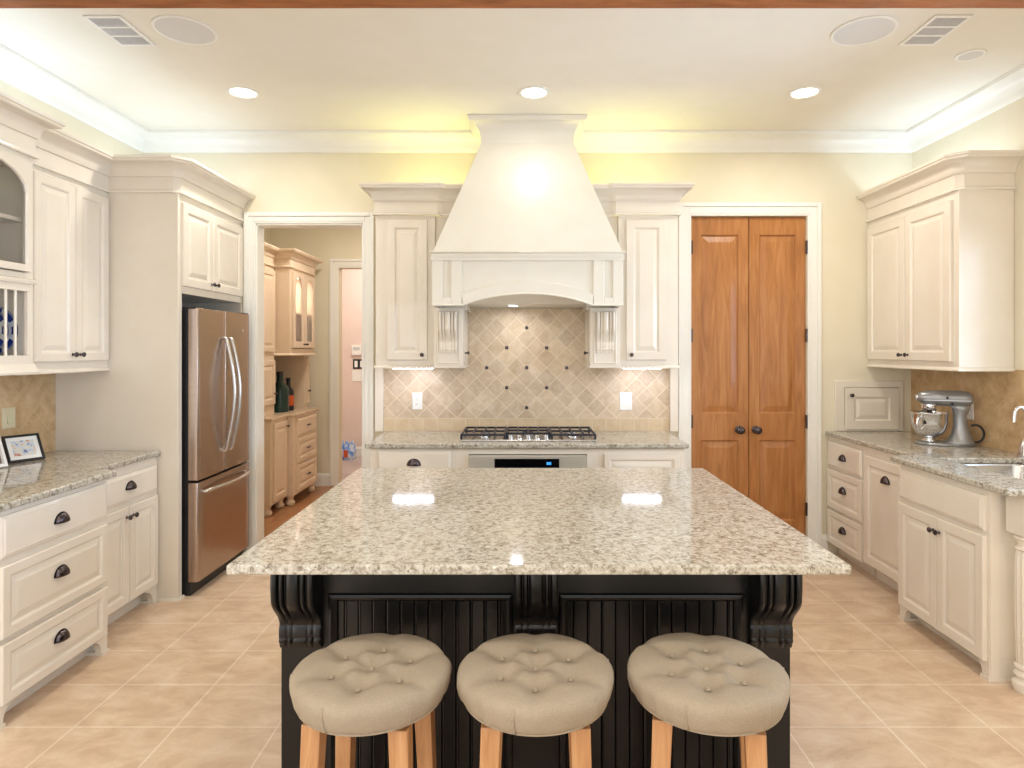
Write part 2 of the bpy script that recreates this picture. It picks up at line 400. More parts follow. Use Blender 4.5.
# ---- left run: base cabinets
t = thing('base_cabinet', 'cream three-drawer base cabinet at left edge, standing forward of its neighbour', 'cabinet', (-2.098, 2.54, 0), LEFT)
body(t, .695, .74, .1, .878); bracket_feet(t, .695)
rowset(t, .02, .672, ROWS)
t = thing('base_cabinet', 'cream base cabinet with one drawer over two doors, against the panel left of the refrigerator', 'cabinet', (-2.217, 3.245, 0), LEFT)
body(t, .64, .62, .1, .878); bracket_feet(t, .64, ends=(False, True))
d = slab(t, .06, .622, .676, .83); cup(d, .345, .762)
for a, b, kx in ((.06, .337, .31), (.343, .622, .37)):
    d = raised(t, a, b, .11, .648); knob(d, kx, .592)
# left countertop
def wl(u, w): return (u, w)
mb = MB(); mb.grid([XL, -2.19, -2.055], [2.50, 3.30, 3.886], lambda x, y: x < -2.19 or y < 3.30, .882, .914, 'z', lambda x, y: (x, 3.25) if (abs(x+2.055) < 1e-6 and abs(y-3.30) < 1e-6) else (x, y))
tag(mb.obj('countertop', granite, bevel=.009, seg=3), 'speckled beige granite countertop along the left wall', 'countertop')
tag(MB().box(XL, XL+.012, 2.5, 3.886, .914, 1.415).obj('tile_backsplash', sidest), 'brown marble tile backsplash on the left wall', 'backsplash')

# ---- left run: upper cabinets
t = thing('wall_cabinet', 'cream two-door upper cabinet between glass cabinet and refrigerator surround', 'cabinet', (-2.515, 3.175, 0), LEFT)
body(t, .712, .33, 1.41, 2.475, False)
for a, b, kx in ((.10, .405, .378), (.411, .692, .438)):
    d = raised(t, a, b, 1.46, 2.44); knob(d, kx, 1.497)
crown(t, [(0, 0), (.712, 0)]); light_rail(t, [(0, 0), (.712, 0)], 1.397)
# glass-door cabinet with plate rack
GW = .70
t = thing('glass_cabinet', 'cream upper cabinet with arched glass door over a plate rack', 'cabinet', (-2.425, 3.175-GW, 0), LEFT)
mb = MB()
mb.box(0, .02, 0, .42, 1.405, 2.475); mb.box(GW-.02, GW, 0, .42, 1.405, 2.475)
for z0, z1 in ((1.405, 1.497), (1.81, 1.90), (2.43, 2.475)): mb.box(.02, GW-.02, 0, .42, z0, z1)
mb.box(.02, .05, 0, .02, 1.497, 1.81); mb.box(GW-.034, GW-.02, 0, .02, 1.497, 1.81); mb.box(GW-.05, GW-.02, 0, .02, 1.90, 2.43); mb.box(.02, .05, 0, .02, 1.9, 2.43)
mb.obj('carcass', cream, t, bevel=.002)
MB().box(.02, GW-.02, .40, .42, 1.45, 2.45).obj('back_panel', tabin, t)
MB().box(.02, GW-.02, .03, .40, 2.15, 2.17).obj('shelf', cream, t, bevel=.003)
def arch_door(parent, x0, x1, z0, z1, stile, rise, m, y0=0, t=.021, top=.07, pane=True):
    """door frame with an arched opening and a glass pane"""
    K = 12; a, b = x0+stile, x1-stile; zs = z1-top-rise
    inner = [(a, z0+stile), (b, z0+stile)] + [((a+b)/2+(b-a)/2*math.cos(PI*k/K), zs+rise*math.sin(PI*k/K)) for k in range(K+1)]
    outer = [(x0, z0), (x1, z0)] + [(x1 + (x0-x1)*0, zs)] + [((a+b)/2+(x1-x0)/2*max(-1, min(1, 1.25*math.cos(PI*k/K))), z1) for k in range(1, K)] + [(x0, zs)]
    mb = MB()
    g = lambda P, y: [(x, y, z) for x, z in P]
    ctr = ((a+b)/2, (z0+z1)/2)
    sh = [(x+(ctr[0]-x)*-.02, z+(ctr[1]-z)*-.008) for x, z in inner]
    mb.rings([g(outer, y0), g(outer, y0-t), g(sh, y0-t), g(inner, y0-t+.008), g(inner, y0), g(outer, y0)], True, False, False)
    d = mb.obj('door', m, parent)
    if pane: MB().prism(inner, y0-.008, y0-.005).obj('glass_pane', glass, d)
    return d
arch_door(t, .03, GW-.03, 1.905, 2.44, .035, .13, cream, top=.02)
for i in range(10):
    MB().lathe([(.007,1.497), (.007,1.81)], (.602-i*.0575, .012, 0), 10).obj('dowel', cream, t, True)
crown(t, [(0, .1), (0, 0), (GW, 0), (GW, .09)]); 
mb = MB(); mb.sweep([(0,.0), (GW,0), (GW,.09)], [(0,0), (.008,0), (.014,.01), (.014,.02), (.006,.028), (0,.03)], 1.845); mb.obj('ledge_moulding', cream, t, True); mb = MB(); mb.sweep([(0,0), (GW,0), (GW,.09)], [(0,0), (.02,0), (.022,.01), (.01,.03), (.004,.05), (0,.05)], 1.405); mb.obj('ledge_moulding', cream, t, True)
# plates in the rack
plate_m = mat('blue_white_china', (240,240,240), .12); q = N(plate_m)
tc = q.n('ShaderNodeTexCoord'); sp = q.n('ShaderNodeSeparateXYZ'); q.l(tc.outputs['Object'], sp.inputs[0])
at = q.n('ShaderNodeMath', operation='ARCTAN2'); q.l(sp.outputs['X'], at.inputs[0]); q.l(sp.outputs['Z'], at.inputs[1])
mu = q.n('ShaderNodeMath', operation='MULTIPLY'); q.l(at.outputs[0], mu.inputs[0]); mu.inputs[1].default_value = 9
sn = q.n('ShaderNodeMath', operation='SINE'); q.l(mu.outputs[0], sn.inputs[0])
ln_ = q.n('ShaderNodeVectorMath', operation='LENGTH'); q.l(tc.outputs['Object'], ln_.inputs[0])
rim = q.ramp(ln_.outputs['Value'], [(.0,(1,1,1,1)), (.03,(1,1,1,1)), (.034,(0,0,0,1)), (.078,(0,0,0,1)), (.080,(1,1,1,1)), (.108,(1,1,1,1)), (.110,(.3,.3,.3,1))], 'CONSTANT')
sq = q.ramp(sn.outputs[0], [(.0,(34,54,128)), (.35,(34,54,128)), (.38,(232,236,240))])
dk = q.ramp(ln_.outputs['Value'], [(0,(1,1,1,1)), (.113,(1,1,1,1)), (.115,(0,0,0,1))], 'CONSTANT')
nz = q.ramp(q.noise(q.objcoord(), 40, 2), [(.36,(70,96,160)), (.43,(226,232,238))])
q.color(q.mix(dk, (28,38,84), q.mix(rim, nz, sq)))
for i, (yy, lab) in enumerate(((3.115, 'blue and white patterned plate furthest right in the plate rack'), (3.057, 'blue and white patterned plate second from the right in the rack'))):
    o = MB().lathe([(.001,-.004), (.07,-.004), (.078,.0), (.118,.010), (.1195,.013), (.117,.014), (.077,.004), (.07,.0), (.001,.0)], (0,0,0), 40, 'y').obj('china_plate', plate_m, None, True)
    o.location = (-2.562, yy, 1.6165+.001); tag(o, lab, 'plate', 'plates in the rack')
    o.rotation_euler = (0,0,PI)
o = MB().lathe([(.03,0), (.032,.004), (.012,.012), (.012,.02), (.05,.035), (.075,.06), (.08,.075), (.077,.075), (.047,.039), (.001,.026)], (0,0,0), 28).obj('glass_bowl', glass, None, True)
o.location = (-2.60, 3.06, 1.9005); tag(o, 'clear footed glass bowl behind the arched cabinet door', 'bowl')

# ---- refrigerator surround
t = thing('refrigerator_surround', 'tall cream surround with side panel and two small doors over refrigerator', 'cabinet', (-2.09, 3.888, 0), LEFT)
W = .90
mb = MB(); mb.grid([0, .022, .045], [0, .02, .755], lambda x, y: x < .022 or y < .02, 0, 2.475); mb.obj('side_panel', cream, t, bevel=.002)
mb = MB(); mb.box(.045, W, 0, .70, 1.87, 2.475); mb.box(W-.02, W, 0, .70, 0, 1.87); mb.obj('carcass', cream, t, bevel=.002)
for a, b, kx in ((.03, .405, .378), (.411, .858, .437)):
    d = raised(t, a, b, 1.915, 2.425, stile=.06); knob(d, kx, 1.957)
mb = MB(); mb.sweep([(0, .755), (0, 0), (.06, 0)], [(0,0), (.012,0), (.008,.012), (0,.014)], 0); mb.obj('shoe_moulding', cream, t)
crown(t, [(0, .425), (0, .03), (.03, 0), (W, 0)])

# refrigerator
FY, FWD = 3.95, .75
t = thing('refrigerator', 'stainless steel french door refrigerator with bottom freezer drawer', 'refrigerator', (-2.0, FY, 0), LEFT)
mb = MB(); mb.box(.006, FWD-.006, .065, .79, .02, 1.772); mb.box(.0, .09, .01, .10, 1.772, 1.79); mb.box(FWD-.09, FWD, .01, .10, 1.772, 1.79); mb.obj('casing', darkpl, t, bevel=.004)
MB().box(.01, FWD-.01, .05, .30, 0, .085).obj('base_grille', darkpl, t, bevel=.003)
def fridge_door(x0, x1, z0, z1, name):
    K = 10; mb = MB()
    pl = [(x0, .06), (x0, .012), (x0+.004, .004)] + [(x0+.012+(x1-x0-.024)*k/K, -.004*math.sin(PI*k/K)) for k in range(K+1)] + [(x1-.004, .004), (x1, .012), (x1, .06)]
    mb.prism(pl, z0, z1, 'z'); return mb.obj(name, steel, t, True, .0015)
def bow(pts, r, name, par):
    return MB().tube(pts, r, 12).obj(name, steel2, par, True)
SPL = .37
for x0, x1, hx in ((0, SPL-.003, SPL-.04), (SPL+.003, FWD, SPL+.04)):
    d = fridge_door(x0, x1, .715, 1.781, 'door')
    P = [(hx, .0, 1.60), (hx, -.02, 1.598)] + [(hx, -.024-.055*math.sin(PI*k/14), 1.594-.735*k/14) for k in range(15)] + [(hx, -.02, .852), (hx, 0, .850)]
    bow(P, .0115, 'handle', d)
    if x0 > .2: MB().lathe([(.012,-.002), (.012,-.006), (.010,-.0065)], (FWD-.13, 0, 1.66), 20, 'y').obj('badge', chrome, d, True)
d = fridge_door(0, FWD, .088, .700, 'freezer_drawer')
P = [(.06, 0, .635), (.06, -.02, .637)] + [(.06+.63*k/14, -.024-.04*math.sin(PI*k/14), .640) for k in range(15)] + [(.69, -.02, .637), (.69, 0, .635)]
bow(P, .0115, 'handle', d)

# ---- picture frames, switch
def frame(label, loc, rz, w, h, lean, fm, photo, bw=.012, mat_w=.022):
    t = thing('picture_frame', label, 'picture frame', loc, rz)
    R = Matrix.Rotation(-lean, 4, 'X')
    mb = MB(); mb.rings([[(x, y, z) for x, z in ((i-w/2, i), (w/2-i, i), (w/2-i, h-i), (i-w/2, h-i))] for i, y in ((0,0), (0,-.012), (.003,-.014), (bw-.002,-.014), (bw,-.010), (bw,-.004))], True, True, False)
    mb.obj('frame_border', fm, t, xf=R)
    MB().box(bw-w/2, w/2-bw, -.006, -.004, bw, h-bw).obj('mount', whitepl, t, xf=R)
    MB().box(bw+mat_w-w/2, w/2-bw-mat_w, -.007, -.006, bw+mat_w, h-bw-mat_w).obj('photograph', photo, t, xf=R)
    MB().prism([(h*.68*math.sin(lean)+.001, h*.68*math.cos(lean)), (h*.68*math.sin(lean)+.006, h*.68*math.cos(lean)), (h*.75*math.tan(lean)+.0, .0), (h*.75*math.tan(lean)-.006, .0)], -.012, .012, 'x').obj('easel_strut', darkpl, t)
    return t
ph = mat('family_photo', (150,150,150), .3); q = N(ph)
q.color(q.ramp(q.noise(q.objcoord((1,1,1.3), loc=(.31,0,.12)), 34, 2, .5), [(.28,(92,104,132)), (.42,(206,214,228)), (.55,(228,220,196)), (.64,(206,140,128)), (.78,(120,92,84))]))
ph2 = mat('dark_photo', (90,70,64), .3); q = N(ph2)
q.color(q.ramp(q.noise(q.objcoord(), 26, 3), [(.3,(60,50,50)), (.55,(120,98,88)), (.75,(186,180,172))]))
frame('dark framed family photo leaning on left granite counter, in front of outlet', (-2.70, 3.49, .9155), 1.1, .175, .155, .5, darkpl, ph)
frame('pale framed photo cut off by the left edge, beside the dark framed one', (-2.705, 3.245, .9155), 1.2, .17, .19, .42, whitepl, ph2, .016, .004)
def plate_cover(name, label, cat, loc, rot, w=.075, h=.118, m=whitepl, kind='outlet', n=1, group=None):
    t = thing(name, label, cat, loc, rot, group)
    mb = MB(); mb.rings([ring_rect(-w/2, w/2, -h/2, h/2, i, y) for i, y in ((0,0), (0,-.003), (.004,-.006), (.006,-.006))]); mb.obj('cover_plate', m, t)
    for k in range(n):
        cx = (k-(n-1)/2)*.046
        if kind == 'outlet':
            for zz in (-.02, .02):
                r = MB().lathe([(.0165,-.006), (.0165,-.0085), (.015,-.009)], (cx,0,zz), 20, 'y').obj('socket', m, t, True)
                mb = MB(); mb.box(cx-.007, cx-.005, -.0095, -.0088, zz-.004, zz+.006); mb.box(cx+.005, cx+.007, -.0095, -.0088, zz-.004, zz+.006); mb.obj('slot', slotdk, r)
        else:
            mb = MB(); mb.prism([(-.006, -.032), (-.012, -.03), (-.007, .032), (-.006, .034)], cx-.016, cx+.016, 'x'); mb.obj('rocker', m, t)
    return t
plate_cover('light_switch', 'almond switch plate on brown tile at left edge above photo frames', 'switch', (XL+.012, 3.53, 1.147), LEFT, .09, .115, almond, 'rocker')

# ---- back run
def cabinet_uppers(sgn, label):
    """upper cabinet beside the hood; sgn -1 left, +1 right, mirrored about the hood centre"""
    c0 = .033
    t = thing('wall_cabinet', label, 'cabinet', (c0, 4.464, 0), 0)
    X = lambda a: sgn*a
    def bx(mb, a, b, *r): mb.box(min(X(a),X(b)), max(X(a),X(b)), *r)
    mb = MB(); bx(mb, .64, 1.054, 0, .33, 1.405, 2.46); bx(mb, .42, .64, .028, .33, 1.80, 2.46); bx(mb, 1.069 if sgn > 0 else 1.067, 1.128, .29, .33, .914, 1.404); mb.obj('carcass', cream, t, bevel=.003)
    a, b = sorted((X(.692), X(.972)))
    d = raised(t, a, b, 1.452, 2.425, stile=.062); knob(d, X(.725), 1.488)
    P = [(X(1.054), .33), (X(1.054), 0), (X(.625), 0), (X(.60), .028), (X(.41), .028)]
    if sgn > 0: P = P[::-1]
    crown(t, P, 2.4605)
    P = [(X(1.054), .33), (X(1.054), 0), (X(.64), 0)]
    light_rail(t, P if sgn < 0 else P[::-1], 1.392)
    # spice column with corbel between the cabinet and the hood opening
    s = thing('spice_cabinet', 'narrow cream spice pull-out with carved corbel, %s of the cooktop opening' % ('left' if sgn < 0 else 'right'), 'cabinet', (c0, 4.412, 0), 0)
    mb = MB(); bx(mb, .437, .64, 0, .380, 1.409, 1.812); bx(mb, .434, .4368, .03, .34, 1.44, 1.79); bx(mb, .430, .644, -.008, .380, 1.397, 1.4088); mb.obj('carcass', cream, s, bevel=.002)
    mb = MB(); a, b = sorted((X(.459), X(.620)))
    mb.grid([a, a+.012, b-.012, b], [1.425, 1.437, 1.785, 1.797], lambda x, z: not (a+.012 < x < b-.012 and 1.437 < z < 1.785), -.008, 0, 'y'); mb.obj('face_frame', cream, s, bevel=.003)
    corbel(s, X(.54), .125, 1.50, 1.780, .066, cream, 0, fl=.3)
    o = MB().lathe([(.006,0), (.005,.012), (.012,.016), (.013,.022), (.008,.027), (.001,.028)], (0,0,0), 14, 'x').obj('knob', bronze, s, True)
    o.location = (X(.434), .13, 1.50); o.rotation_euler = (0, 0, PI if sgn < 0 else 0)
    o.rotation_euler = (0, 0, 0 if sgn < 0 else PI)
    return t
def corbel(parent, cx, w, z0, z1, dp, m, y0, name='corbel', fl=.13):
    """S-scroll bracket, beaded front, small roll at the bottom; projects towards -y from y0"""
    def prof(t):   # t 1 top .. 0 bottom
        if t > .62: k = (1-t)/.38; return .88+.12*math.sin(PI*(.15+.6*k))
        if t > .24: k = (t-.24)/.38; return .20+.77*(k*k*(3-2*k))
        k = t/.24; return .05+.22*math.sin(PI*(.12+.60*k))**.7
    beads = ((0, .17), (.20, .31), (.34, .66), (.69, .80), (.83, 1))
    def ridge(u):
        for a, b in beads:
            if a <= u <= b: return math.sin(PI*(u-a)/(b-a))**.45
        return 0
    NZ, NX = 44, 72; rg = []
    for j in range(NZ+1):
        t = j/NZ; z = z0+(z1-z0)*t; row = [(cx-w/2, y0, z)]
        for i in range(NX+1):
            u = i/NX; pt = prof(t)
            d = dp*pt*(1-fl*(1-ridge(u)))
            row.append((cx-w/2+w*u, y0-d, z))
        row.append((cx+w/2, y0, z)); rg.append(row)
    mb = MB(); mb.rings(rg, True, True, True)
    for a, b in beads:
        h = w*(b-a)/2*.96; c = cx-w/2+w*(a+b)/2; r = dp*.13
        mb.lathe([(.001,-h), (r*.8,-h*.92), (r,-h*.5), (r,h*.5), (r*.8,h*.92), (.001,h)], (c, y0-dp*.17, z0+(z1-z0)*.09), 14, 'x')
    return mb.obj(name, m, parent, True)
cabinet_uppers(-1, 'cream single-door upper cabinet left of the range hood')
cabinet_uppers(1, 'cream single-door upper cabinet right of the range hood, beside wooden doors')

# range hood
HC = .037
t = thing('range_hood', 'large tapered off-white range hood with arched mantel above the cooktop', 'range hood', (HC, YW, 0))
D = lambda y: y-YW
yb, yt = D(4.20), D(4.455)
mb = MB(); mb.rings([[(-.622, yb, 2.167), (.622, yb, 2.167), (.622, -.001, 2.167), (-.622, -.001, 2.167)], [(-.31, yt, 2.985), (.31, yt, 2.985), (.31, -.001, 2.985), (-.31, -.001, 2.985)]])
mb.obj('canopy', creamw, t, bevel=.003)
hp = [(0,-.03), (.006,-.03), (.010,-.01)] + [(.012+.075*(1-math.cos(k*PI/16)), .0+.11*math.sin(k*PI/16)) for k in range(9)] + [(.094,.118), (.098,.125), (.098,.142), (0,.142)]
mb = MB(); mb.sweep([(-.31, -.001), (-.31, yt), (.31, yt), (.31, -.001)], hp, 2.983); mb.obj('crown_moulding', creamw, t, True)
HW = .628
def arch(hw, ze, za, n=20): return [(-hw + 2*hw*k/n, ze + (za-ze)*(1-((2*k/n-1)**2))**.9) for k in range(n+1)]
A0 = arch(.425, 1.817, 1.893); A1 = arch(.433, 1.880, 1.968)
mb = MB()
mb.prism([(-HW, 2.165), (-HW, 1.817)] + A0 + [(HW, 1.817), (HW, 2.165)], yb+.014, yb+.04)
mb.prism([(-HW, 2.165), (-HW, 2.112), (HW, 2.112), (HW, 2.165)], yb, yb+.014)
for s in (-1, 1):
    for a, b in ((HW, .562), (.502, .433)): mb.box(min(s*a, s*b), max(s*a, s*b), yb, yb+.014, 1.817 if a == HW or True else 0, 2.112)
    mb.box(min(s*.562, s*.502), max(s*.562, s*.502), yb, yb+.014, 1.817, 1.867)
    mb.box(min(s*(HW-.03), s*HW), max(s*(HW-.03), s*HW), yb+.04, -.001, 1.817, 2.165)
mb.prism(A0 + A1[::-1], yb, yb+.014)
mb.box(-HW, HW, yb+.04, -.001, 2.13, 2.16)
mb.obj('mantel', creamw, t, bevel=.0035)
mb = MB(); mb.sweep([(-HW, -.001), (-HW, yb), (HW, yb), (HW, -.001)], [(0,-.055), (.006,-.055), (.008,-.045), (.004,-.04), (.004,-.012), (.012,-.008), (.016,0), (.012,.006), (0,.008)], 2.165)
mb.tube([(-HW, yb, 1.817)] + [(x, yb, z) for x, z in A0] + [(HW, yb, 1.817)], .007, 8); mb.obj('mantel_moulding', creamw, t, True)
mb = MB(); mb.tube([(x, yb+.006, z) for x, z in A1], .006, 8); mb.tube([(-.433, yb+.006, 1.88), (-.433, yb+.006, 2.112), (.433, yb+.006, 2.112), (.433, yb+.006, 1.88)], .006, 8)
for s in (-1, 1): mb.tube([(s*.562, yb+.006, 2.112), (s*.562, yb+.006, 1.867), (s*.502, yb+.006, 1.867), (s*.502, yb+.006, 2.112)], .005, 8)
mb.obj('panel_bead', creamw, t, True)
MB().prism([(yb+.045, 1.905), (-.32, 1.842), (-.014, 1.836), (-.014, 1.87), (yb+.045, 1.93)], -.595, .595, 'x').obj('liner', creamw, t)
MB().lathe([(.035,1.8365), (.033,1.8335), (.001,1.833)], (-.10,-.2,0), 20).obj('hood_lamp', lamp_s, t)

# backsplash
mb = MB(); mb.grid([-1.034, -.402, .475, 1.104], [1.012, 1.404, 1.83], lambda x, z: z < 1.404 or -.402 < x < .475, YW-.012, YW-.0005, 'y')
bs = tag(mb.obj('tile_backsplash', trav), 'diagonal travertine tile backsplash behind the cooktop', 'backsplash')
mb = MB(); mb.box(-1.034, 1.104, YW-.013, YW-.0005, .9145, 1.0118); mb.obj('border_row', trav2, bs)
for i, j in ((0,2), (-1,1), (1,1), (-2,0), (0,0), (2,0), (-1,-1), (1,-1), (0,-2)):
    o = MB().box(-.012, .012, -.004, .001, -.012, .012).obj('accent_tile', bronze, bs, bevel=.003)
    o.location = (.035+i*.1493, YW-.012, 1.388+j*.1493)
plate_cover('wall_outlet', 'white outlet on diagonal tile left of the cooktop', 'outlet', ((417.5-522)/133.5, YW-.012, 1.528-52/133.5), 0, .075, .125, whitepl)
plate_cover('wall_outlet', 'white double outlet on diagonal tile right of the cooktop', 'outlet', ((625.5-522)/133.5, YW-.012, 1.528-52/133.5), 0, .092, .135, whitepl, 'rocker')

# base cabinets on the back wall
CB = 4.178
t = thing('base_cabinet', 'cream base cabinet left of the oven, with cup pulls', 'cabinet', (-.99, CB, 0))
body(t, .565, .61, .1, .878)
rowset(t, .045, .53, [(.720,.862), (.362,.70), (.095,.338)])
t = thing('base_cabinet', 'cream base cabinet right of the oven, beside wooden doors', 'cabinet', (.50, CB, 0))
body(t, .56, .61, .1, .878)
raised(t, .035, .525, .672, .845, 'drawer', stile=.045)
for a, b, kx in ((.035, .277, .25), (.283, .525, .31)):
    d = raised(t, a, b, .11, .648); knob(d, kx, .592)
t = thing('oven_cabinet', 'cream cabinet housing the oven under the cooktop', 'cabinet', (-.425, CB, 0))
mb = MB(); mb.box(0, .077, 0, .61, .1, .878); mb.box(.848, .925, 0, .61, .1, .878); mb.box(.077, .848, 0, .61, .84, .878); mb.box(.077, .848, 0, .61, .1, .14); mb.box(.01, .915, .07, .61, 0, .1); mb.obj('carcass', cream, t, bevel=.002)
t = thing('wall_oven', 'stainless built-in oven with dark display below the cooktop', 'oven', (-.348, CB, 0))
MB().box(.003, .764, .0, .55, .142, .838).obj('casing', darkpl, t)
p = MB().box(.0, .767, -.022, -.0, .735, .836).obj('control_panel', satin, t, bevel=.004)
d = MB().box(.17, .59, -.0245, -.022, .752, .815).obj('display', blackgl, p)
mb = MB()
for k, (dx, segs) in enumerate(((.348, 'bcf gade'), (.364, 'abcdefg'))):
    x0, z0, a, b = .17+dx-.008, .778, .009, .007
    S = {'a': (0,a,2*b,2*b), 'g': (0,a,b,b), 'd': (0,a,0,0), 'f': (0,0,b,2*b), 'b': (a,a,b,2*b), 'e': (0,0,0,b), 'c': (a,a,0,b)}
    for ch in segs:
        if ch in S:
            u0, u1, w0, w1 = S[ch]; mb.box(x0+u0-.0012, x0+u1+.0012, -.0252, -.0245, z0+w0-.0012, z0+w1+.0012)
mb.obj('clock_digits', digit, d)
d = MB().box(.0, .767, -.03, -.0, .15, .728).obj('oven_door', steel2, t, bevel=.004)
MB().box(.12, .647, -.032, -.03, .25, .60).obj('oven_window', blackgl, d)
MB().tube([(.06,-.03,.68), (.06,-.07,.68), (.10,-.075,.68), (.667,-.075,.68), (.707,-.07,.68), (.707,-.03,.68)], .011, 10).obj('handle', steel2, d, True)
mb = MB(); mb.box(-1.02, 1.083, 4.145, YW, .882, .914); tag(mb.obj('countertop', granite, bevel=.009, seg=3), 'speckled beige granite countertop under the cooktop on the back wall', 'countertop')
# cooktop
t = thing('gas_cooktop', 'stainless gas cooktop with dark cast iron grates', 'cooktop', (.042, 4.24, .914))
mb = MB(); mb.box(-.455, .455, 0, .47, .0005, .012); mb.obj('tray', steel2, t, bevel=.004)
for k, cx in enumerate((-.303, 0, .303)):
    mb = MB(); w, y0, y1, z = .145, .045 if k != 1 else .12, .445, .046
    for (a, b) in (((cx-w, y0), (cx+w, y0)), ((cx+w, y0), (cx+w, y1)), ((cx+w, y1), (cx-w, y1)), ((cx-w, y1), (cx-w, y0)), ((cx, y0), (cx, y1)), ((cx-w, (y0+y1)/2), (cx+w, (y0+y1)/2)), ((cx-w*.5, y0), (cx-w*.5, y1)), ((cx+w*.5, y0), (cx+w*.5, y1))):
        mb.box(min(a[0],b[0])-.006, max(a[0],b[0])+.006, min(a[1],b[1])-.006, max(a[1],b[1])+.006, z-.014, z)
    for px in (cx-w, cx+w):
        for py in (y0, y1): mb.box(px-.008, px+.008, py-.008, py+.008, .012, z-.01)
    mb.obj('grate', iron, t, bevel=.003)
for bx, by, r in ((-.303, .14, .045), (-.303, .35, .038), (0, .28, .055), (.303, .14, .038), (.303, .35, .045)):
    b = MB().lathe([(r,.012), (r,.02), (r*.8,.026), (.001,.026)], (bx,by,0), 20).obj('burner', steel2, t, True)
    MB().lathe([(r*.7,.026), (r*.7,.031), (r*.6,.033), (.001,.033)], (bx,by,0), 20).obj('burner_cap', iron, b, True)
for k in range(5):
    MB().lathe([(.021,.012), (.021,.016), (.017,.017), (.016,.036), (.013,.038), (.001,.038)], (-.12+k*.06, .055, 0), 18).obj('knob', chrome if k % 2 else steel2, t, True)
# under-cabinet lamps
for x0, x1, lab in ((-.95, -.62, 'slim white lamp under the upper cabinet left of the hood'), (.71, 1.02, 'slim white lamp under the upper cabinet right of the hood')):
    t = thing('under_cabinet_lamp', lab, 'lamp', ((x0+x1)/2, 4.62, 1.405)); w = (x1-x0)/2
    MB().box(-w, w, -.03, .03, -.014, -.0002).obj('housing', whitepl, t, bevel=.003)
    MB().box(-w+.02, w-.02, -.02, .02, -.019, -.014).obj('diffuser', tube_w, t, bevel=.003)

# ---- wooden double doors
def leaf(name, x0, x1, knobx, hingex, lab):
    ya, z1 = YW+.02, DD[2]-.004
    d = struct(MB().box(x0, x1, ya+.016, ya+.034, .006, z1).obj(name, alder), lab)
    st = .078
    mb = MB(); us = [x0, x0+st, x1-st, x1]; ws = [.006, .24, .84, 1.045, 2.385, z1]
    mb.grid(us, ws, lambda x, z: not (x0+st < x < x1-st and (.24 < z < .84 or 1.045 < z < 2.385)), ya, ya+.016, 'y'); mb.obj('door_frame', alder, d, bevel=.004)
    for a, b in ((.24, .84), (1.045, 2.385)):
        mb = MB(); mb.rings([ring_rect(x0+st, x1-st, a, b, i, y) for i, y in ((0,ya+.016), (0,ya+.008), (.006,ya+.014), (.012,ya+.0145), (.05,ya+.006), (.056,ya+.005))]); mb.obj('door_panel', alder, d)
    k = MB().lathe([(.03,0), (.03,-.004), (.026,-.008), (.011,-.010), (.010,-.03), (.02,-.036), (.029,-.048), (.028,-.058), (.018,-.066), (.001,-.067)], (0,0,0), 24, 'y').obj('door_knob', bronze, d, True)
    k.location = (knobx, ya, .921)
    for z in (2.29, 1.63, .985, .33):
        h = MB().lathe([(.006,-.05), (.009,-.048), (.009,.048), (.006,.05)], (0,0,0), 10).obj('hinge', bronze, d, True); h.location = (hingex, YW-.004, z)
    return d
xm = (749.8-522)/133.5
leaf('door_1', DD[0]+.003, xm-.002, xm-.075, DD[0]+.004, 'left leaf of the wooden pantry double door')
leaf('door_2', xm+.002, DD[1]-.003, xm+.052, DD[1]-.004, 'right leaf of the wooden pantry double door')
struct(MB().box(DD[0]-.05, DD[1]+.05, YW+.12, YW+.14, 0, DD[2]+.05).obj('wall_closet', darkpl), 'dark closet behind the doors')

# ---- small cupboard in the wall at right
t = thing('appliance_cupboard', 'small cream raised-panel cupboard door in wall above the right counter', 'cabinet', (2.338, YW, .915))
mb = MB(); mb.grid([0, .07, .475, .51], [0, .035, .325, .375], lambda x, z: not (.07 < x < .475 and .035 < z < .325), -.018, 0, 'y'); mb.obj('face_frame', cream, t, bevel=.004)
d = raised(t, .073, .472, .012, .322, y0=-.004, stile=.075, t=.024); knob(d, .112, .268, y=-.028)

# ---- right run base
t = thing('base_cabinet', 'cream three-drawer base cabinet beside the wooden doors', 'cabinet', (2.295, 4.792, 0), RIGHT)
body(t, .508, .63, .1, .878); rowset(t, .015, .492, [(.662,.848), (.362,.642), (.095,.342)])
t = thing('base_cabinet', 'cream base cabinet with one tall pull-out door and cup pull', 'cabinet', (2.295, 4.282, 0), RIGHT)
body(t, .642, .63, .1, .878); d = raised(t, .015, .50, .11, .822, stile=.065); cup(d, .28, .705)
t = thing('sink_cabinet', 'cream two-door sink base cabinet standing forward on bracket feet', 'cabinet', (2.15, 3.638, 0), RIGHT)
body(t, .695, .76, .1, .64)
mb = MB(); mb.box(0, .695, 0, .03, .64, .878); mb.box(0, .02, .03, .76, .6402, .878); mb.box(.675, .695, .03, .76, .6402, .878); mb.box(-.003, -.0002, .002, .05, .1, .878); mb.box(.6952, .699, .002, .05, .0, .878); mb.obj('face_frame', cream, t, bevel=.003)
bracket_feet(t, .695)
slab(t, .015, .675, .686, .85, 'false_front')
for a, b, kx in ((.012, .345, .325), (.349, .680, .373)):
    d = raised(t, a, b, .085, .662, stile=.06); knob(d, kx, .592)
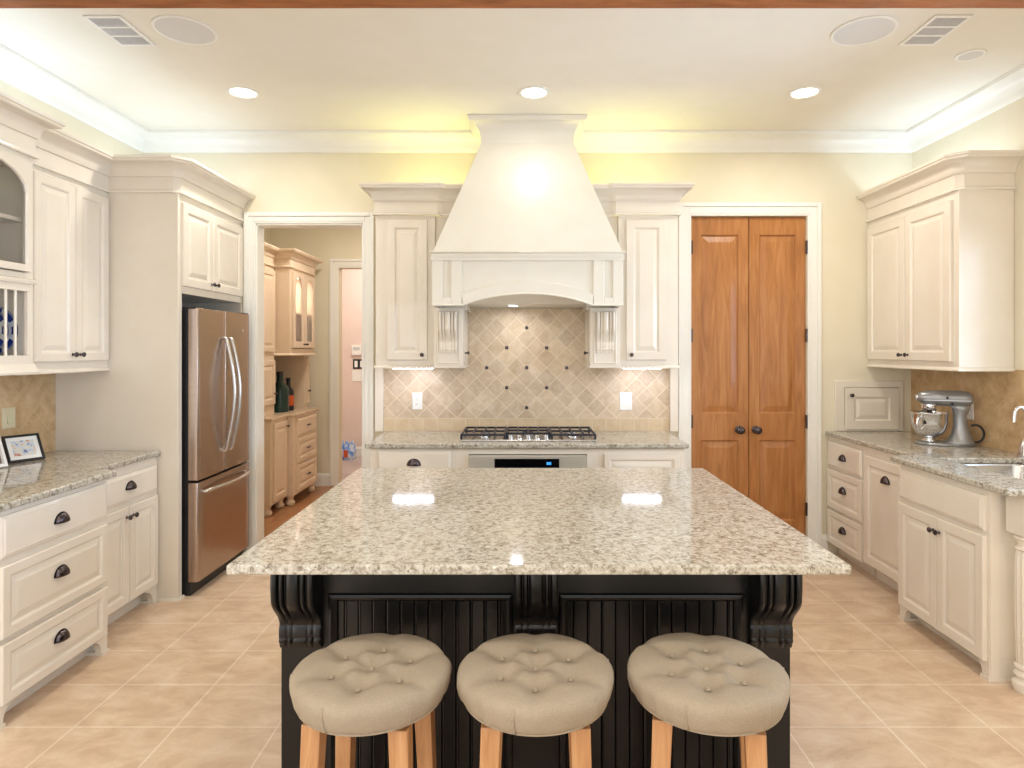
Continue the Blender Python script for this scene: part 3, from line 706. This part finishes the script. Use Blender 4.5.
# turned post
t = thing('turned_post', 'cream fluted turned post under the granite counter at right edge', 'post', (2.255, 2.858, 0))
MB().box(-.055, .055, -.055, .055, .70, .8815).obj('post_block', cream, t, bevel=.004)
MB().lathe([(.036,.70), (.05,.693), (.052,.685), (.043,.675), (.034,.66), (.034,.652), (.046,.645), (.046,.635), (.036,.628)], n=28).obj('post_collar', cream, t, True)
rg = []
for z, r in ((.628,.036), (.60,.043), (.55,.046), (.30,.044), (.13,.040), (.122,.036)):
    rg.append([((r*(1-.10*abs(math.sin(6*a))**.5)*math.cos(a)), (r*(1-.10*abs(math.sin(6*a))**.5)*math.sin(a)), z) for a in [2*PI*i/96 for i in range(96)]])
mb = MB(); mb.rings(rg); mb.obj('fluted_shaft', cream, t, True)
MB().lathe([(.036,.122), (.048,.115), (.048,.105), (.038,.095), (.05,.085), (.052,.075), (.042,.062), (.042,.055), (.056,.042), (.058,.025), (.05,.0)], n=28).obj('post_foot', cream, t, True)
# countertop right, with sink cut-out
SX0, SX1, SY0, SY1 = 2.36, 2.80, 2.98, 3.60
mb = MB(); mb.grid([2.12, 2.268, SX0, SX1, XR], [2.79, SY0, SY1, 3.74, YW], lambda x, y: (x > 2.268 or y < 3.74) and not (SX0 < x < SX1 and SY0 < y < SY1), .882, .914, 'z',
    lambda x, y: (2.12, 3.69) if abs(x-2.12) < 1e-6 and abs(y-3.74) < 1e-6 else (x, y))
tag(mb.obj('countertop', granite, bevel=.009, seg=3), 'speckled beige granite countertop around the sink on the right', 'countertop')
tag(MB().box(XR-.012, XR, 3.70, YW, .914, 1.405).obj('tile_backsplash', sidest), 'brown marble tile backsplash on the right wall behind the mixer', 'backsplash')
# sink
t = thing('kitchen_sink', 'undermount stainless steel sink set in the right granite counter', 'sink', (0,0,0))
def rr(x0, x1, y0, y1, r, z, n=5):
    P = []
    for cx, cy, a0 in ((x1-r, y1-r, 0), (x0+r, y1-r, 90), (x0+r, y0+r, 180), (x1-r, y0+r, 270)):
        for k in range(n+1): a = math.radians(a0+90*k/n); P.append((cx+r*math.cos(a), cy+r*math.sin(a), z))
    return P
mb = MB(); mb.rings([rr(SX0-.02, SX1+.02, SY0-.02, SY1+.02, .05, .8815), rr(SX0-.004, SX1+.004, SY0-.004, SY1+.004, .05, .8815), rr(SX0+.0, SX1-.0, SY0+.0, SY1-.0, .05, .87), rr(SX0+.01, SX1-.01, SY0+.01, SY1-.01, .05, .72), rr(SX0+.03, SX1-.03, SY0+.03, SY1-.03, .05, .70)], True, False, True)
mb.obj('basin', steel2, t, 'full')
MB().lathe([(.045,.701), (.045,.706), (.03,.7065), (.001,.703)], ((SX0+SX1)/2, (SY0+SY1)/2, 0), 20).obj('drain', chrome, t, True)
# tap
t = thing('faucet', 'chrome hooked tap behind the far end of sink, at right edge', 'faucet', (2.85, 3.62, .9142))
MB().lathe([(.042,0), (.042,.006), (.034,.012), (.031,.06), (.027,.085), (.016,.10), (.011,.11)], n=20).obj('faucet_base', chrome, t, True)
pts = [(0,0,.09), (0,0,.20)] + [(-.032+.032*math.cos(a), 0, .245+.04*math.sin(a)) for a in [PI*k/10 for k in range(0, 11)]] + [(-.066, 0, .225), (-.068,0,.20)]
MB().tube(pts, .0095, 14).obj('spout', chrome, t, True)
MB().tube([(.012,0,.07), (.04,-.01,.085), (.06,-.015,.1)], [.006,.005,.004], 10).obj('lever', chrome, t, True)

# stand mixer
t = thing('stand_mixer', 'silver grey stand mixer with steel bowl on the right counter', 'mixer', (2.715, 4.10, .9145), -.42); t.scale = (.90, .90, .95)
# facing -x; x from -.20 (front of base) to .18
mb = MB(); mb.rings([[(x*.9*f-.005, y*f, z) for x, y in [(.205*math.cos(a), .105*math.sin(a)*(1 if math.cos(a) < 0 else .85)) for a in [2*PI*i/40 for i in range(40)]]] for f, z in ((.97,0), (1,.004), (1,.012), (.97,.017), (.90,.02))])
mb.obj('base', mixgrey, t, True)
rg = []
for z, xc, rx, ry in ((.012,.075,.105,.085), (.03,.085,.086,.070), (.07,.09,.062,.054), (.13,.088,.046,.043), (.20,.082,.040,.040), (.245,.09,.055,.046), (.27,.08,.07,.05)):
    rg.append([(xc+rx*math.cos(a), ry*math.sin(a), z) for a in [2*PI*i/28 for i in range(28)]])
mb = MB(); mb.rings(rg); mb.obj('column', mixgrey, t, 'full')
rg = []
for x, r, zc in ((-.172,.02,.318), (-.168,.030,.318), (-.150,.040,.317), (-.10,.050,.315), (0,.055,.314), (.09,.054,.314), (.135,.048,.313), (.155,.036,.312), (.163,.018,.311)):
    rg.append([(x, r*1.02*math.cos(a), zc+r*.98*math.sin(a)) for a in [2*PI*i/28 for i in range(28)]])
mb = MB(); mb.rings(rg); h = mb.obj('motor_head', mixgrey, t, 'full')
MB().lathe([(.016,-.185), (.021,-.183), (.021,-.166)], (0,0,.318), 20, 'x').obj('hub_cover', chrome, h, True)
MB().lathe([(.042,.23), (.046,.235), (.046,.258), (.050,.26), (.050,.272), (.044,.275)], (-.10,0,0), 28).obj('planetary', chrome, h, True)
mb = MB(); mb.box(-.14,.14,-.0562,-.054,.300,.303); mb.obj('trim_band', chrome, h)
MB().lathe([(.008,-.05), (.008,-.064), (.001,-.066)], (.0,0,.32), 14, 'y').obj('speed_knob', darkpl, h, True)
MB().lathe([(.009,-.046), (.009,-.062), (.001,-.064)], (.03,0,.28), 14, 'y').obj('lock_knob', darkpl, h, True)
b = MB().lathe([(.045,.022), (.05,.022), (.05,.026), (.032,.034), (.03,.045), (.05,.052), (.082,.072), (.104,.105), (.114,.15), (.116,.205), (.121,.212), (.122,.218), (.116,.218), (.112,.205), (.11,.15), (.10,.108), (.078,.076), (.04,.058), (.001,.056)], (-.10,0,0), 40).obj('bowl', chrome, t, 'full')
MB().tube([(-.17,-.095,.18), (-.19,-.125,.185), (-.195,-.135,.15), (-.185,-.125,.10), (-.165,-.08,.10)], .007, 10).obj('bowl_handle', chrome, b, True)
MB().lathe([(.006,.09), (.03,.11), (.05,.16), (.03,.20), (.008,.235)], (-.10,0,0), 12).obj('beater', steel2, h, True)
MB().tube([(.155,0,.135)] + [(.172+.05*math.cos(a), -.015, .085+.058*math.sin(a)) for a in [math.radians(115-k*20) for k in range(12)]] + [(.15,0,.04)], .0075, 10).obj('power_cord', darkpl, t, True)
plate_cover('wall_outlet', 'white outlet on brown tile behind the stand mixer', 'outlet', (XR-.012, 4.17, 1.13), RIGHT, .085, .12, whitepl)

# right upper cabinet
t = thing('wall_cabinet', 'cream two-door upper cabinet hanging in the right corner above the mixer', 'cabinet', (2.596, 4.792, 0), RIGHT)
W = .99
body(t, W, .328, 1.405, 2.475, False)
for a, b, kx in ((.015, .478, .447), (.486, .94, .52)):
    d = raised(t, a, b, 1.452, 2.425, stile=.066); knob(d, kx, 1.489)
crown(t, [(0, 0), (W-.03, 0), (W, .03), (W, .328)])
light_rail(t, [(0, 0), (W, 0), (W, .328)], 1.395)

# ------------------------------------------------------------------ island
IX0, IX1 = -.753, .839
t = thing('island_cabinet', 'black kitchen island with beadboard panels and three carved corbels', 'kitchen island', (0, 2.0, 0))
MB().box(IX0, IX1, .02, 1.22, 0, .888).obj('carcass', blackp, t, bevel=.003)
mb = MB()
PW = .15
CXI = .043
xs = [IX0, IX0+PW, CXI-.075, CXI+.075, IX1-PW, IX1]; hole = lambda x, z: (xs[1] < x < xs[2] or xs[3] < x < xs[4]) and .12 < z < .762
mb.grid(xs, [0, .12, .762, .888], lambda x, z: not hole(x, z), 0, .022, 'y'); mb.obj('face_frame', blackp, t, bevel=.003)
for a, b in ((xs[1], xs[2]), (xs[3], xs[4])):
    # beadboard: one mesh with v-grooves
    n = int((b-a)/.042); pts = []
    for k in range(n):
        u0 = a+(b-a)*k/n; u1 = a+(b-a)*(k+1)/n
        pts += [(u0, .019), (u0+.0025, .012), (u0+.006, .011), (u0+.009, .014), (u1-.002, .0125)]
    pts.append((b, .019)); mb = MB()
    mb.rings([[(u, y, .12) for u, y in pts] + [(b, .021, .12), (a, .021, .12)], [(u, y, .762) for u, y in pts] + [(b, .021, .762), (a, .021, .762)]]); p = mb.obj('beadboard_panel', blackp, t)
    mb = MB(); mb.rings([ring_rect(a, b, .12, .762, i, y) for i, y in ((0,0), (0,-.008), (.008,-.010), (.016,-.006), (.024,.004), (.026,.012))], True, False, False); mb.obj('panel_moulding', blackp, p)
mb = MB(); mb.sweep([(IX0, 1.22), (IX0, 0), (IX1, 0), (IX1, 1.22)], [(0,0), (.014,0), (.014,.09), (.006,.11), (0,.115)]); mb.obj('plinth', blackp, t)
for cx in (IX0+.067, CXI, IX1-.067): corbel(t, cx, .130, 0.602, .8875, .102, blackp, 0)
mb = MB(); mb.box(-.837, .932, 1.808, 3.29, .8885, .9175); o = mb.obj('countertop', granite, bevel=.006, seg=3); tag(o, 'large rectangular speckled granite top of the island', 'countertop')

# ------------------------------------------------------------------ stools
def make_stool():
    t = thing('bar_stool', 'x', 'stool')
    R, ZB, ZT = .207, .606, .688
    btn = [(0,0)] + [(.105*math.cos(PI/6+k*PI/3), .105*math.sin(PI/6+k*PI/3)) for k in range(6)]
    seg = [(btn[0], btn[k]) for k in range(1, 7)] + [(btn[k], btn[k % 6+1]) for k in range(1, 7)] + [(btn[k], (btn[k][0]*2.0, btn[k][1]*2.0)) for k in range(1, 7)]
    def crease(x, y):
        d = 0
        for (a, b) in seg:
            ax, ay = a; dx, dy = b[0]-ax, b[1]-ay; L = dx*dx+dy*dy
            u = max(0, min(1, ((x-ax)*dx+(y-ay)*dy)/L)); q = math.hypot(x-ax-u*dx, y-ay-u*dy)
            d = max(d, math.exp(-(q/.024)**2))
        e = max(math.exp(-(math.hypot(x-a, y-b)/.034)**2) for a, b in btn)
        return .007*d + .017*e
    NA = 132; rg = []
    top = [(.80,.100), (.72,.1015), (.64,.102), (.56,.1025), (.50,.103), (.44,.103), (.38,.1035), (.32,.104), (.26,.104), (.20,.104), (.14,.104), (.07,.104), (.012,.104)]
    for f, h in [(.86,0), (.90,.001), (.945,.012), (.972,.026), (.99,.042), (1.0,.056), (1.004,.068), (.992,.080), (.965,.089), (.93,.0945), (.87,.098)] + top:
        z = ZB+h*.84
        row = []
        for i in range(NA):
            a = 2*PI*i/NA
            low = max(0, 1-(z-ZB)/.075)**.7 if f > .86 and z < ZB+.075 else 0
            r = R*f*(1 + 0.018*low*math.sin(19*a+2.1*math.sin(3*a))*(.5+.5*math.sin(5*a)) + .008*math.sin(6*a+.5)*min(1, f*f))
            x, y = r*math.cos(a), r*math.sin(a)
            row.append((x, y, z - (crease(x, y)*min(1, (z-ZB)/.08) if z > ZB+.045 else 0)))
        rg.append(row)
    mb = MB(); mb.rings(rg); s = mb.obj('seat', linen, t, 'full')
    MB().tube([(R*.915*math.cos(a), R*.915*math.sin(a), ZB+.004) for a in [2*PI*i/60 for i in range(61)]], .0035, 6, False).obj('piping', linen, s, 'full')
    for a in (PI/12+k*PI/3 for k in range(6)):
        P = [(R*f*math.cos(a)*1.002, R*f*math.sin(a)*1.002, ZB+h*.84) for f, h in ((.925,.006), (.955,.015), (.98,.03), (1.0,.052), (1.003,.066), (.988,.082))]
        MB().tube(P, .0036, 6).obj('seam', linen, s, 'full')
    for x, y in btn:
        MB().lathe([(.001,.007), (.005,.005), (.008,.0), (.001,-.002)], (x, y, ZB+.066), 14).obj('button', buttonm, s, True)
    MB().lathe([(.13,ZB-.012), (.160,ZB-.008), (.160,ZB+.002), (.13,ZB+.003)], n=36).obj('seat_base', legw, t, True)
    for k in range(4):
        a = PI/4+k*PI/2; ca, sa = math.cos(a), math.sin(a)
        def sq(c, h, z): return [(c*ca+u*ca-w*sa, c*sa+u*sa+w*ca, z) for u, w in ((-h,-h), (h,-h), (h,h), (-h,h))]
        # square leg, set square to the stool, tapering and splaying
        def sq2(c, h, z): return [(c*ca*1.0+u, c*sa*1.0+w, z) for u, w in ((-h,-h), (h,-h), (h,h), (-h,h))]
        mb = MB(); mb.rings([sq2(.188, .018, 0), sq2(.18, .0205, .15), sq2(.156, .0250, ZB-.012)]); mb.obj('leg', legw, t, bevel=.003)
    for k in range(4):
        a = PI/4+k*PI/2; b = a+PI/2
        MB().tube([(.179*math.cos(a), .179*math.sin(a), .20+.04*(k % 2)), (.179*math.cos(b), .179*math.sin(b), .20+.04*(k % 2))], .010, 8).obj('stretcher', legw, t, True)
    return t
s0 = make_stool()
for i, (px, rz, lab) in enumerate(((372, -.10, 'round tufted taupe stool under the left end of the island'), (535.5, -.02, 'round tufted taupe stool in the middle of the three at the island'), (706.5, -.25, 'round tufted taupe stool under the right end of the island'))):
    s = s0 if i == 0 else copy_tree(s0)
    s.location = ((px-522)/374.3, 1.71, 0); s.rotation_euler = (0, 0, rz); s['label'] = lab; s['group'] = 'tufted stools along the island'

# ------------------------------------------------------------------ ceiling fittings
def can(x, y, lab=None, vis=True):
    t = thing('recessed_light', lab, 'ceiling light', (x, y, ZC), 0, 'recessed lights over the kitchen')
    mb = MB(); mb.lathe([(.098,-.0005), (.098,-.006), (.092,-.009), (.078,-.007), (.075,-.002), (.075,-.0005)], n=36, cap=False); mb.obj('trim_ring', trimw, t, True)
    MB().lathe([(.076,-.0012), (.06,-.0032), (.001,-.004)], n=30).obj('lens', lamp_w, t, True)
can(-1.737, 3.985, 'round recessed ceiling light left of the hood'); can(.075, 3.985, 'round recessed ceiling light in front of the hood'); can(1.76, 3.985, 'round recessed ceiling light right of the hood')
def vent(x, y, lab):
    t = thing('ceiling_vent', lab, 'vent', (x, y, ZC), 0)
    w, h = .092, .152
    mb = MB(); mb.grid([-w, -w+.018, w-.018, w], [-h, -h+.02, -.052, -.036, .036, .052, h-.02, h], lambda u, v: not (abs(u) < w-.018 and (abs(v) < .036 or .052 < abs(v) < h-.02)), -.008, -.0005, 'z'); mb.obj('vent_frame', whitepl, t, bevel=.003)
    MB().box(-w+.015, w-.015, -h+.015, h-.015, -.0025, -.0006).obj('duct_shade', slotdk, t)  # dark sheet in place of the shaded depth of the duct
    for y0, y1 in ((-h+.02, -.052), (-.036, .036), (.052, h-.02)):
        mb = MB(); n = 7
        for k in range(n):
            c = y0+(y1-y0)*(k+.5)/n; mb.box(-w+.016, w-.016, c-.003, c+.003, -.008, -.003)
        mb.obj('louver', grout_w, t)
vent(-2.015, 3.215, 'white rectangular ceiling vent at upper left'); vent(2.068, 3.21, 'white rectangular ceiling vent at upper right')
def speaker(x, y, r, lab, cat='speaker'):
    t = thing('ceiling_speaker', lab, cat, (x, y, ZC), 0)
    MB().lathe([(r,-.0005), (r,-.005), (r-.006,-.008), (r-.014,-.007), (r-.016,-.004), (r-.016,-.0005)], n=48, cap=False).obj('rim', trimw, t, True)
    MB().lathe([(r-.013,-.001), (r-.015,-.005), (r*.5,-.0075), (.001,-.008)], n=40).obj('grille', speakm, t, True)
speaker(-1.69, 3.21, .15, 'large round flush speaker grille beside the left ceiling vent'); speaker(1.715, 3.215, .152, 'large round flush speaker grille beside the right ceiling vent')
speaker(2.438, 3.48, .072, 'small round ceiling fitting right of the right vent', 'ceiling fitting')

# ------------------------------------------------------------------ pantry furniture
def bun(parent, x, y):
    return MB().lathe([(.03,.0), (.042,.012), (.045,.03), (.036,.05), (.028,.06), (.034,.075), (.034,.1)], (x, y, 0), 20).obj('bun_foot', pantryp, parent, True)
def tknob(d, x, z): knob(d, x, z, r=.013)
t = thing('base_cabinet', 'pinkish beige one-door base cabinet seen through the doorway, near end', 'cabinet', (-2.28, 5.80, 0), LEFT)
MB().box(0, .40, 0, .52, .1, .87).obj('carcass', pantryp, t, bevel=.003); d = raised(t, .05, .37, .13, .84, stile=.055, m=pantryp); tknob(d, .34, .79)
for x in (.05, .35): bun(t, x, .05)
t = thing('base_cabinet', 'pinkish beige three-drawer base cabinet seen through the doorway, far end', 'cabinet', (-2.215, 6.203, 0), LEFT)
MB().box(0, .70, 0, .58, .1, .87).obj('carcass', pantryp, t, bevel=.003)
for i, (a, b) in enumerate(((.67,.84), (.41,.64), (.13,.38))):
    d = slab(t, .09, .64, a, b, m=pantryp) if i == 0 else raised(t, .09, .64, a, b, 'drawer', stile=.05, m=pantryp)
    MB().box(.325, .405, -.04, -.03, (a+b)/2-.007, (a+b)/2+.007).box(.33, .34, -.032, -.018, (a+b)/2-.005, (a+b)/2+.005).box(.39, .40, -.032, -.018, (a+b)/2-.005, (a+b)/2+.005).obj('bar_pull', bronze, d, bevel=.003)
for x in (.05, .65): bun(t, x, .05)
pst = speckle_paint('pantry_stone', (216,192,164), (204,178,148), .25, 30)
mb = MB(); mb.grid([PX0, -2.26, -2.19], [5.78, 6.19, 6.92], lambda x, y: x < -2.26 or y > 6.19, .872, .90, 'z'); tag(mb.obj('countertop', pst, bevel=.006), 'beige countertop of the pantry cabinets beyond the doorway', 'countertop')
t = thing('tower_cabinet', 'slim pinkish beige cabinet standing on the pantry counter, near end', 'cabinet', (-2.40, 5.78, 0), LEFT)
MB().box(0, .42, 0, .395, .9005, 2.32).obj('carcass', pantryp, t, bevel=.003)
d = raised(t, .05, .40, 1.0, 1.42, m=pantryp); tknob(d, .37, 1.10); d = raised(t, .05, .40, 1.5, 2.28, m=pantryp)
SC = [(o*.8, z*.85) for o, z in CROWN]
crown(t, [(0, .4), (0, 0), (.42, 0)], 2.32, pantryp, SC)
t = thing('display_cabinet', 'pinkish beige upper cabinet with two arched glass doors, through the doorway', 'cabinet', (-2.25, 6.203, 0), LEFT)
W = .73; mb = MB()
mb.box(0, .02, 0, .55, 1.48, 2.32); mb.box(W-.02, W, 0, .55, 1.48, 2.32); mb.box(0.02, W-.02, 0, .55, 1.48, 1.53); mb.box(.02, W-.02, 0, .55, 2.28, 2.32); mb.box(.02, .05, 0, .02, 1.53, 2.28); mb.box(W-.05, W-.02, 0, .02, 1.53, 2.28); mb.obj('carcass', pantryp, t, bevel=.003)
MB().box(.02, W-.02, .53, .55, 1.53, 2.28).obj('back_panel', whitepl, t); MB().box(.02, W-.02, .05, .53, 1.88, 1.90).obj('shelf', pantryp, t)
for a, b, kx in ((.04, .36, .335), (.37, .69, .395)):
    d = arch_door(t, a, b, 1.54, 2.29, .065, .12, pantryp, top=.045); knob(d, kx, 1.575, r=.012)
crown(t, [(0, .55), (0, 0), (W, 0), (W, .2)], 2.32, pantryp, SC); light_rail(t, [(0, .5), (0, 0), (W, 0), (W, .3)], 1.462, pantryp)
t = thing('pantry_pilaster', 'narrow beige upright cabinet at far end of pantry counter, with knob', 'cabinet', (-2.32, 6.83, 0), LEFT)
MB().box(0, .10, 0, .48, .9005, 1.461).obj('carcass', pantryp, t, bevel=.003)
d = raised(t, .004, .096, .95, 1.44, stile=.02, m=pantryp); knob(d, .05, 1.08, r=.012)
# things on the pantry counter
def bottle(lab, loc, h, r, m, capm, labm=None, name='bottle'):
    t = thing(name, lab, 'bottle', loc)
    MB().lathe([(r*.9,0), (r,.008), (r,h*.55), (r*.9,h*.62), (r*.4,h*.74), (r*.34,h*.92), (r*.34,h*.94)], n=24).obj('flask', m, t, True)
    MB().lathe([(r*.40,h*.9), (r*.40,h), (r*.3,h*1.005)], n=16).obj('cap', capm, t, True)
    if labm: MB().lathe([(r*1.01,h*.15), (r*1.015,h*.16), (r*1.015,h*.46), (r*1.01,h*.47)], n=24, cap=False).obj('paper_label', labm, t, True)
bottle('tall dark green bottle on the pantry counter', (-2.42, 6.40, .9005), .40, .085, greengl, darkpl)
bottle('bottle with orange label behind dark green bottle on pantry counter', (-2.395, 6.56, .9005), .33, .055, darkpl, darkpl, redlab)
t = thing('coffee_maker', 'dark coffee maker half hidden at the left end of pantry counter', 'coffee maker', (-2.60, 6.36, .9005))
mb = MB(); mb.box(-.08, .08, -.07, .07, 0, .03); mb.box(-.08, -.02, -.07, .07, .03, .33); mb.box(-.08, .08, -.07, .07, .26, .36); mb.obj('housing', darkpl, t, bevel=.008)
MB().lathe([(.045,.032), (.055,.06), (.055,.13), (.04,.17), (.045,.18)], (.03,0,0), 20).obj('carafe', blackgl, t, True)
# hall: keypad, package
def hall_x(px): return (px-522)/(640/9.1)
t = thing('wall_mounted_keypad', 'small white keypad above the switches on the hall wall', 'keypad', (hall_x(357), 9.1, 1.528-2/70.3))
MB().box(-.07, .07, -.03, -.0005, -.06, .08).obj('housing', whitepl, t, bevel=.006); MB().box(-.045, .045, -.032, -.03, .01, .055).obj('screen', grout_w, t)
t = thing('light_switch', 'pair of dark switches on the pink hall wall below the keypad', 'switch', (hall_x(359), 9.1, 1.528-15/70.3))
mb = MB(); mb.rings([ring_rect(-.085, .085, -.07, .07, i, y) for i, y in ((0,-.0005), (0,-.004), (.004,-.007), (.006,-.007))]); mb.obj('cover_plate', darkpl, t)
for s in (-1, 1): MB().box(s*.04-.022, s*.04+.022, -.011, -.007, -.045, .045).obj('rocker', whitepl, t, bevel=.003)
t = thing('wall_plate', 'white blank cover plate under the dark switches on the hall wall', 'cover plate', (hall_x(358), 9.1, 1.528-27/70.3))
mb = MB(); mb.rings([ring_rect(-.085, .085, -.08, .08, i, y) for i, y in ((0,-.0005), (0,-.004), (.004,-.007), (.006,-.007))]); mb.obj('cover_plate', whitepl, t)
t = thing('bottle_pack', 'blue and white plastic wrapped pack on the hall floor', 'package', (-2.42, 8.86, 0))
mb = MB()
for i in range(3):
    for j in range(2): mb.lathe([(.034,0), (.036,.01), (.036,.17), (.03,.20), (.014,.225), (.014,.25), (.012,.252)], ((i-1)*.07, (j-.5)*.07, 0), 16)
mb.obj('bottles', bluepl, t, True)
MB().box(-.11, .11, -.075, .075, .03, .15).obj('shrink_wrap', bluepl, t, bevel=.02, seg=3); MB().box(-.03, .03, -.077, -.074, .04, .14).obj('paper_label', redlab, t)

# ------------------------------------------------------------------ light
def area(name, loc, rot, sx, sy, power, col, spread=180, shape='RECTANGLE'):
    l = bpy.data.lights.new(name, 'AREA'); l.shape = shape; l.size = sx; l.size_y = sy; l.energy = power; l.color = col; l.spread = math.radians(spread)
    o = bpy.data.objects.new(name, l); C.objects.link(o); o.location = loc; o.rotation_euler = rot; return o
WARM = (1.0, .95, .88); COOL = (.62, .79, 1.0); YEL = (1.0, .99, .46)
for x, y, p in ((-1.737,3.985,14), (.075,3.985,3), (1.76,3.985,14), (-1.75,1.5,13), (.05,1.5,7), (1.75,1.5,13), (-1.7,-.6,13), (0,-.6,13), (1.7,-.6,13)):
    area('downlight', (x, y, ZC-.011), (0,0,0), .14, .14, p*.8, WARM, 165, 'DISK')
# cove lamps on top of the cabinets
area('cove_left', (-2.70, 3.2, 2.52), (PI,0,0), .10, 1.2, 4.6, COOL)
area('cove_surround', (-2.45, 4.45, 2.52), (PI,0,0), .5, .10, 2.2, COOL)
area('cove_right', (2.78, 4.3, 2.52), (PI,0,0), .10, .8, 3.4, COOL)
area('cove_hood_left', (-.66, 4.64, 2.52), (PI,0,0), .36, .06, 2.2, YEL)
area('cove_hood_right', (.73, 4.64, 2.52), (PI,0,0), .36, .06, 2.2, YEL)
# hood lamp, pantry and hall ceiling lamps
area('hood_spot', (-.04, 4.56, 1.832), (0,0,0), .08, .05, 1.3, (.92,.95,1), 170, 'ELLIPSE')
area('pantry_lamp', (-1.6, 5.9, PZ-.02), (0,0,0), .3, .3, 22, (1,.93,.84), 180, 'DISK')
area('hall_lamp', (-1.9, 8.2, PZ-.02), (0,0,0), .3, .3, 30, (1,.95,.90), 180, 'DISK')
area('display_fill', (-2.5, 6.57, 2.27), (0,0,0), .3, .4, 4, (1,.93,.88))  # fill light added inside the cabinet to brighten its glass doors
pl = area('window_portal', (XR+.05, (WN[0]+WN[1])/2, (WN[2]+WN[3])/2), (0, PI/2, 0), WN[3]-WN[2], WN[1]-WN[0], 1, (1,1,1)); pl.data.cycles.is_portal = True
pl = area('opening_portal', (0, YB, ZC/2), (PI/2, 0, 0), XR-XL, ZC, 1, (1,1,1)); pl.data.cycles.is_portal = True
pl = area('side_portal', (XL-.06, (YB+YS)/2, ZC/2), (0, -PI/2, 0), ZC, YS-YB, 1, (1,1,1)); pl.data.cycles.is_portal = True
# daylight: unseen back and near left are left open to let it in, plus the sink window
wd = bpy.data.worlds.new('world'); sc.world = wd; wd.use_nodes = True
bg = wd.node_tree.nodes['Background']; bg.inputs['Strength'].default_value = 1.3
wt = wd.node_tree; tcw = wt.nodes.new('ShaderNodeTexCoord'); spw = wt.nodes.new('ShaderNodeSeparateXYZ'); wt.links.new(tcw.outputs['Generated'], spw.inputs[0])
rp = wt.nodes.new('ShaderNodeValToRGB'); mr = wt.nodes.new('ShaderNodeMapRange'); mr.inputs['From Min'].default_value = -1; wt.links.new(spw.outputs['X'], mr.inputs['Value']); wt.links.new(mr.outputs['Result'], rp.inputs['Fac'])
rp.color_ramp.elements[0].position = .775; rp.color_ramp.elements[0].color = (1,.985,.96,1); rp.color_ramp.elements[1].position = .90; rp.color_ramp.elements[1].color = (5.4,7.3,10,1)
e = rp.color_ramp.elements.new(.30); e.color = (1,.985,.96,1)
e = rp.color_ramp.elements.new(.12); e.color = (2.6,2.5,2.4,1)  # extra brightness added from the open left side
wt.links.new(rp.outputs['Color'], bg.inputs['Color'])

# ------------------------------------------------------------------ camera
cd = bpy.data.cameras.new('camera'); cam = bpy.data.objects.new('camera', cd); C.objects.link(cam)
cam.location = (0,0,1.528); cam.rotation_euler = (PI/2,0,0)
cd.sensor_width = 36; cd.lens = 640/1024*36
cd.shift_x = -10/1024; cd.shift_y = -35/1024
cd.clip_start = .05
sc.camera = cam
sc.view_settings.view_transform = 'Standard'; sc.view_settings.look = 'None'
sc.view_settings.gamma = 1; sc.view_settings.use_curve_mapping = False
sc.view_settings.exposure = 0.05
